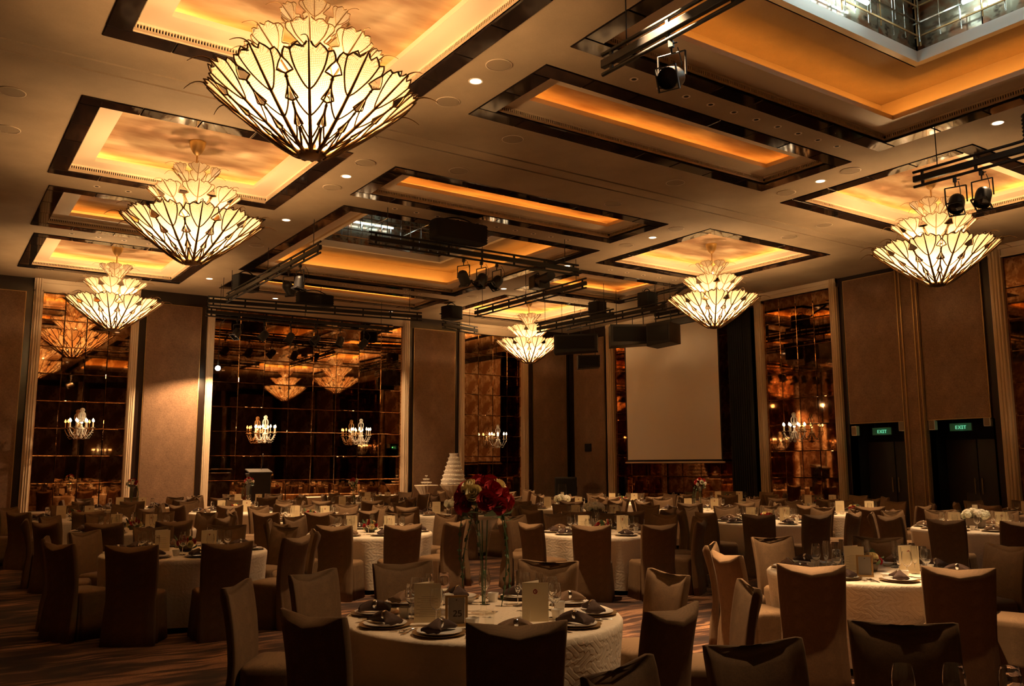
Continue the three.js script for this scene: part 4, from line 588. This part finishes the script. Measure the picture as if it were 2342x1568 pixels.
// --- tables: [x, z, row phrase, centrepiece, detail level, chair backs (angles in degrees or measured positions)]
const ring = (n, o) => Array.from({ length: n }, (_, i) => o + i * 360 / n);
const TABLES = [
  { id: 'centre foreground table', x: 3.12, z: -4.9, c: 'big', d: 3, at: [[1.77, -5.86], [1.78, -4.46], [2.52, -3.66], [2.45, -6.13], [3.25, -6.25], [4.17, -5.66], [4.55, -4.62], [3.46, -3.48], [4.52, -3.86]] },
  { id: 'right foreground table', x: 7.2, z: -4.8, c: 'low', d: 3, at: [[5.84, -5.30], [6.42, -5.98], [5.70, -4.30, 2.25], [6.42, -3.55, 2.2], [7.55, -6.16], [8.42, -5.50], [8.60, -4.25], [7.6, -3.42]] },
  { id: 'table below the bottom right corner', x: 2.75, z: -1.25, c: '', d: 1, at: [[3.07, -2.66], [4.05, -2.55], [2.28, -2.66]] },
  { id: 'r2', x: 2.6, z: -10.4, c: 'low', d: 2, o: 124 }, { id: 'r2', x: 8.2, z: -9.7, c: 'low', d: 2, o: 100 }, { id: 'r2', x: 11.9, z: -9.8, c: 'low', d: 2, o: 110 }, { id: 'r2', x: 13.15, z: -6.95, c: 'hurr', d: 2, o: 95 },
  { id: 'r3', x: 2.8, z: -14.3, c: 'low', d: 2, o: 80 }, { id: 'r3', x: 5.5, z: -11.7, c: 'low', d: 2, o: 98 }, { id: 'r3', x: 10.2, z: -12.3, c: 'hurr', d: 2, o: 105 }, { id: 'r3', x: 15.2, z: -10.4, c: 'low', d: 1, o: 90 }, { id: 'r3', x: 17.8, z: -8.15, c: 'low', d: 1, o: 100 },
  { id: 'r4', x: 5.95, z: -15.2, c: 'low', d: 2, o: 105 }, { id: 'r4', x: 8.9, z: -15.1, c: 'hurr', d: 1, o: 112 }, { id: 'r4', x: 12.1, z: -15.7, c: 'hurr', d: 1, o: 120 }, { id: 'r4', x: 13.9, z: -13.2, c: 'tall', d: 1, o: 100 }, { id: 'r4', x: 17.55, z: -12.9, c: 'low', d: 1, o: 92 },
  { id: 'r5', x: 2.5, z: -18.0, c: 'low', d: 1, o: 90 }, { id: 'r5', x: 5.6, z: -18.6, c: 'low', d: 1, o: 110 }, { id: 'r5', x: 8.5, z: -19.0, c: 'tall', d: 1, o: 98 }, { id: 'r5', x: 14.8, z: -16.7, c: 'low', d: 1, o: 100 }, { id: 'r5', x: 17.9, z: -16.0, c: 'low', d: 1, o: 94 },
  { id: 'r6', x: 4.2, z: -21.9, c: 'tall', d: 1, o: 100 }, { id: 'r6', x: 7.1, z: -22.4, c: 'tall', d: 1, o: 90 }, { id: 'r6', x: 10.4, z: -21.7, c: 'low', d: 1, o: 104 }, { id: 'r6', x: 12.2, z: -19.0, c: 'low', d: 1, o: 98 }, { id: 'r6', x: 14.2, z: -22.2, c: 'low', d: 1, o: 96 },
];
const RN = { r2: 'second-row', r3: 'third-row', r4: 'fourth-row', r5: 'fifth-row', r6: 'back-row' };
for (const k of Object.keys(RN)) TABLES.filter(t => t.id === k).sort((a, b) => screenX(a.x, TH, a.z) - screenX(b.x, TH, b.z)).forEach((t, i) => { t.id = RN[k] + ' table ' + ordinal(i); });
const items = new Map(), hinge = (cx, cz, t) => [cx - 0.08 * Math.cos(t), 0.7575, cz + 0.08 * Math.sin(t)];
const SPECIAL = [[3.20, -4.52], [2.66, -4.88], [2.76, -4.64], [2.92, -4.52], [3.10, -4.40], [3.02, -5.2], [6.92, -4.84], [7.33, -4.58], [6.80, -4.58], [7.30, -4.95], [2.80, -4.72]];
const put = (T, kind, proto, name, words, category, x, y, z, turn, tilt) => { if (T.d >= 3 && ['wine', 'flute', 'cup', 'dish'].includes(kind) && !words.startsWith('small white sauce dish near') && SPECIAL.some(q => Math.hypot(q[0] - x, q[1] - z) < 0.125)) return; const k = T.id + '|' + kind; if (!items.has(k)) items.set(k, []); items.get(k).push({ T, kind, proto, name, words, category, x, y, z, turn, tilt, sx: screenX(x, y, z) }); };
const knife0 = new THREE.Mesh(knifeG, M.silver), spoon0 = new THREE.Mesh(spoonG, M.silver), fork0 = new THREE.Mesh(forkG, M.silver); for (const m of [knife0, spoon0, fork0]) m.castShadow = m.receiveShadow = true;
TABLES.forEach((T) => {
  const { x, z } = T, Y = 0.7575;
  const tb = thing('banquet_table', 'round wooden banquet table under cloth, ' + T.id, 'table', [x, 0, z], 0, 'round banquet tables'); mesh('tabletop', topGeo, M.wood, tb); mesh('pedestal', pedGeo, M.wood, tb);
  const cl = mesh('tablecloth', clothGeo, M.cloth); cl.position.set(x, 0, z); cl.rotation.y = rr(0, 6); tag(cl, 'cream cloth draped over ' + T.id, 'tablecloth', 'cream round tablecloths');
  const near = T.d >= 3;
  // chairs
  const backs = T.at || ring(T.d >= 2 ? 10 : 8, T.o).map(a => [x + 1.47 * Math.cos(a * PI / 180), z + 1.47 * Math.sin(a * PI / 180)]);
  const seats = [];
  backs.forEach(([bx, bz, fa]) => {
    const dx = x - bx, dz = z - bz, l = Math.hypot(dx, dz), push = T.id.includes('corner') ? 0 : Math.max(0, 1.45 - l), jit = T.at ? 0 : rr(-0.12, 0.12), a = fa ?? Math.atan2(dx, dz) + jit; 
    put(T, 'chair', chair0, 'banquet_chair', 'brown slipcovered banquet chair', 'chair', bx - dx / l * push + Math.sin(a) * 0.32, 0, bz - dz / l * push + Math.cos(a) * 0.32, a); seats.push(Math.atan2(-dz, -dx));
  });
  if (T.id.includes('bottom right corner')) { for (const a of [-1.1, -0.86, -0.62, -0.5]) put(T, 'wine', wine0, 'wine_glass', 'stemmed wine glass', 'wine glass', x + 0.80 * Math.cos(a), Y, z + 0.80 * Math.sin(a), 0); return; }
  // settings round the edge
  const sets = near ? ring(10, seats[0] * 180 / PI).map(d => d * PI / 180) : ring(T.d === 2 ? 10 : 8, T.o + 4).map(d => d * PI / 180);
  sets.forEach((a, i) => {
    const P = (r, t) => [x + r * Math.cos(a) - t * Math.sin(a), z + r * Math.sin(a) + t * Math.cos(a)];
    const ja = rr(-0.2, 0.2); let p = P(0.71, 0); put(T, 'plate', plate0, 'dinner_plate', 'white plate on gold charger', 'plate', p[0], Y, p[1], 0);
    put(T, 'napkin', i % 3 === 1 ? napL0 : nap0, 'napkin', 'folded brown napkin with silver ring', 'napkin', p[0], Y + 0.0145, p[1], -a + PI / 2 * (i % 2) + ja);
    if (T.d >= 2 || i % 2 === 0) { p = P(0.46, 0.13); put(T, 'wine', wine0, 'wine_glass', 'stemmed wine glass', 'wine glass', p[0], Y, p[1], 0); }
    if (T.d >= 2 && (near || i % 2)) { p = P(0.37, 0.11); put(T, 'flute', flute0, 'champagne_flute', 'slim champagne flute', 'flute', p[0], Y, p[1], 0); }
    if (near || i % 2 === 0) { p = P(0.50, -0.12); put(T, 'cup', cup0, 'tea_cup', 'small square white teacup', 'cup', p[0], Y, p[1], -a + ja); }
    if (near) {
      const tn = -a - PI / 2; p = P(0.70, 0.195); put(T, 'knife', knife0, 'knife', 'silver table knife', 'knife', p[0], Y, p[1], tn); p = P(0.70, 0.225); put(T, 'spoon', spoon0, 'spoon', 'silver spoon', 'spoon', p[0], Y, p[1], tn); p = P(0.70, -0.195); put(T, 'fork', fork0, 'fork', 'silver fork', 'fork', p[0], Y, p[1], tn);
      if (i % 2 === 0) { p = P(0.475, 0.01); put(T, 'dish', dish0, 'sauce_dish', 'small white sauce dish', 'dish', p[0], Y, p[1], 0); }
    }
  });
  // centrepiece, cards
  const cp = { big: [tallBig0, 'tall trumpet vase crowned with dark red roses', 'flowers'], tall: [tall0, 'slim glass vase with small red and white roses', 'flowers'], hurr: [hurr0, 'glass hurricane candle over white hydrangeas in a box', 'flowers'], low: [low0, 'low bowl of red and cream roses', 'flowers'] }[T.c];
  if (cp) put(T, 'centre', cp[0], { big: 'rose_arrangement', tall: 'rose_arrangement', hurr: 'hydrangea_arrangement', low: 'rose_bowl' }[T.c], cp[1], cp[2], x, Y, z, rr(0, 6));
  const f = Math.atan2(x, -z); // camera bearing, so that the folded menus show about the same face as in the photo
  if (near) return;
  put(T, 'menu', card0, 'menu_card', 'cream folded menu card with red emblem', 'menu card', ...hinge(x + (T.c === 'hurr' ? 0.27 : 0.20), z + (T.c === 'hurr' ? 0.24 : 0.20), -f), -f + 0.3); put(T, 'menu', cardText0, 'menu_card', 'cream folded menu card with printed lines', 'menu card', ...hinge(x - (T.c === 'hurr' ? 0.30 : 0.22), z - 0.16, -f), -f + 0.15);
  if (T.d === 2) put(T, 'candle', candle0, 'votive_candle', 'small candle in a clear glass', 'candle', x + 0.05, Y, z - 0.28, 0);
});
{ // the two nearest tables: menus, number stand and glasses where they stand
  const [A, B] = TABLES, Y = 0.7575;
  put(A, 'menu', card0, 'menu_card', 'cream folded menu card with red emblem', 'menu card', 3.16, Y, -4.52, -0.18); put(A, 'menu', cardText0, 'menu_card', 'tall cream card behind the number stand', 'menu card', 2.60, Y, -4.88, -0.2);
  put(A, 'stand', stand25, 'table_number_stand', 'gold stand holding a grey card numbered 25', 'table number', 2.76, Y, -4.64, -0.45);
  put(A, 'tumbler', tumbler0, 'tumbler', 'clear short tumbler', 'tumbler', 2.92, Y, -4.52, 0); put(A, 'tumbler', tumbler0, 'tumbler', 'clear short tumbler', 'tumbler', 3.10, Y, -4.40, 0);
  
  put(B, 'menu', cardText0, 'menu_card', 'cream folded card behind the gold stand', 'menu card', 6.86, Y, -4.82, -0.62); put(B, 'menu', card0, 'menu_card', 'cream folded menu card with red emblem', 'menu card', 7.28, Y, -4.56, -0.6);
  put(B, 'stand', stand0, 'table_number_stand', 'gold table number stand', 'table number', 6.80, Y, -4.58, -0.9); put(B, 'candle', candle0, 'votive_candle', 'small candle in a clear glass', 'candle', 7.30, Y, -4.95, 0);
}
for (const list of items.values()) {
  list.sort((a, b) => a.sx - b.sx);
  list.forEach((q, i) => { const at = q.T.id.includes('table ') ? q.T.id : q.T.id; const where = q.kind === 'chair' ? 'around ' : 'on '; const lone = list.length === 1; const o = copy(q.proto, q.name, [q.x, q.y, q.z], q.turn, q.words + (lone ? ' ' : ', ' + ordinal(i) + ', ') + where + at, q.category, { chair: 'slipcovered banquet chairs', wine: 'wine glasses', flute: 'champagne flutes', plate: 'dinner plates', napkin: 'folded napkins', cup: 'teacups', menu: 'menu cards', centre: 'table flowers' }[q.kind]); });
}

// ------------------------------------------------------------------ along the mirror wall
function cocktailTable(x, z, h, r, label) {
  const t = thing('draped_cocktail_table', label, 'table', [x, 0, z], 0, 'draped cocktail tables'), rings = [];
  for (const [k, y] of [[0.34 / r, 0.01], [0.26 / r, h * 0.3], [0.10 / r, h * 0.52], [0.11 / r, h * 0.56], [0.6, h * 0.78], [1, h * 0.985], [0.98, h]]) { const g = []; for (let i = 0; i < 72; i++) { const a = -i / 72 * 2 * PI, q = r * k * (1 + 0.05 * Math.sin(a * 18) * (k < 0.98 ? 1 : 0.2)); g.push(V(q * Math.cos(a), y, q * Math.sin(a))); } rings.push(g); }
  mesh('drape', loft(rings, true, false), M.cloth, t); mesh('tie_band', flat(new THREE.TorusGeometry(0.11, 0.018, 6, 24).rotateX(PI / 2).translate(0, h * 0.54, 0)), M.napkinLight, t); return t;
}
cocktailTable(15.26, -25.9, 1.05, 0.47, 'white draped cocktail table carrying the wedding cake'); cocktailTable(14.2, -25.9, 1.05, 0.40, 'white draped cocktail table carrying the pyramid of glasses');
{
  const t = thing('wedding_cake', 'seven tier white wedding cake with frilled edges', 'cake', [15.26, 1.052, -25.9]); let y = 0; mesh('cake_board', cyl(0.46, 0.46, 0.02, 0, 0, 0, 36), M.silver, t); y = 0.02;
  for (let k = 0; k < 7; k++) { const r = 0.42 - k * 0.047, h = 0.148; mesh('cake_tier', lathe([[0, y], [r, y], [r, y + h - 0.012], [r - 0.012, y + h], [0, y + h]], 36), M.icing, t); const n = Math.round(r * 2 * PI / 0.045), f = []; for (let i = 0; i < n; i++) { const a = i / n * 2 * PI; f.push(sph(0.024, r * Math.cos(a), y + 0.018, r * Math.sin(a), 6, 5)); f.push(sph(0.017, (r + 0.004) * Math.cos(a + 0.04), y + h - 0.012, (r + 0.004) * Math.sin(a + 0.04), 6, 4)); } mesh('icing_frill', merge(f), M.icing, t); y += h; }
}
const coupe0 = (() => { const t = new THREE.Group(); const m = phy({ color: lin(0.95, 0.93, 0.88), transmission: 0.75, thickness: 0, roughness: 0.12, ior: 1.5, side: THREE.DoubleSide }); mesh('bowl', lathe([[0.006, 0.062], [0.03, 0.068], [0.046, 0.085], [0.05, 0.105]], 16), m, t); mesh('stem', lathe([[0, 0.001], [0.032, 0.001], [0.01, 0.006], [0.005, 0.012], [0.005, 0.062]], 12), m, t); return t; })();
for (const [lv, n] of [[0, 3], [1, 2], [2, 1]]) for (let i = 0; i < n; i++) for (let j = 0; j < n; j++) copy(coupe0, 'coupe_glass', [14.2 + (i - (n - 1) / 2) * 0.105, 1.053 + lv * 0.1065, -25.9 + (j - (n - 1) / 2) * 0.105], 0, lv === 2 ? 'champagne coupe at the very top of the glass pyramid' : 'champagne coupe in the ' + ['bottom', 'middle'][lv] + ' layer, ' + ['front', 'second', 'back'][n - 1 - j] + ' row, ' + ordinal(i), 'coupe glass', 'pyramid of coupe glasses');
{
  const t = thing('lectern', 'tall black lectern standing before the wide mirror', 'lectern', [8.2, 0, -25.0], 0); mesh('body', loft([[0.34, 0], [0.34, 0.06], [0.31, 0.10], [0.31, 1.42], [0.34, 1.46], [0.34, 1.5]].map(([w, y]) => sring(w, w * 0.62, y, 28, 0.2)), true, true), M.gear, t); mesh('reading_top', rbox(0.68, 0.04, 0.44, 0.01).rotateX(0.22).translate(0, 1.56, 0), M.lecternTop, t);
  mesh('front_panel', box(0.5, 1.1, 0.01, 0, 0.78, 0.195), M.doorWood, t); const p = []; for (let i = 0; i <= 10; i++) { const q = i / 10; p.push(V(0.1 + 0.03 * Math.sin(q * 3), 1.58 + 0.42 * q, -0.12 + 0.12 * q * q)); } mesh('microphone_neck', sweep(p, 0.008, 6), M.gear, t); mesh('microphone', flat(new THREE.CapsuleGeometry(0.018, 0.04, 4, 10).translate(p[10].x, p[10].y + 0.02, p[10].z + 0.01)), M.chrome, t);
}
{
  const t = thing('floor_loudspeaker', 'black loudspeaker cabinet on the floor in the far corner', 'loudspeaker', [19.9, 0, -25.6], -0.7); mesh('cabinet', rbox(0.8, 1.25, 0.6, 0.03, 0, 0.63, 0), M.gear, t); mesh('front_grille', rbox(0.7, 1.1, 0.03, 0.01, 0, 0.65, 0.3), M.gearSoft, t); mesh('carry_handle', box(0.03, 0.2, 0.1, 0.4, 0.8, 0), M.gearSoft, t);
}
{
  const t = thing('head_table', 'long low draped table at the foot of the wide mirror', 'table', [11.3, 0, -25.6]); mesh('table_skirt', metric(loft([[1.62, 0.02], [1.60, 0.70], [1.60, 0.75], [1.58, 0.76]].map(([w, y]) => sring(w, 0.4, y, 96, 0.15, (p, k) => { if (y < 0.6) { p.z += 0.02 * Math.sin(p.x * 40) * Math.sign(p.z); } })), true, false)), M.cloth, t); mesh('tabletop', box(3.1, 0.03, 0.74, 0, 0.735, 0), M.wood, t);
}
renderer.render(scene, camera);
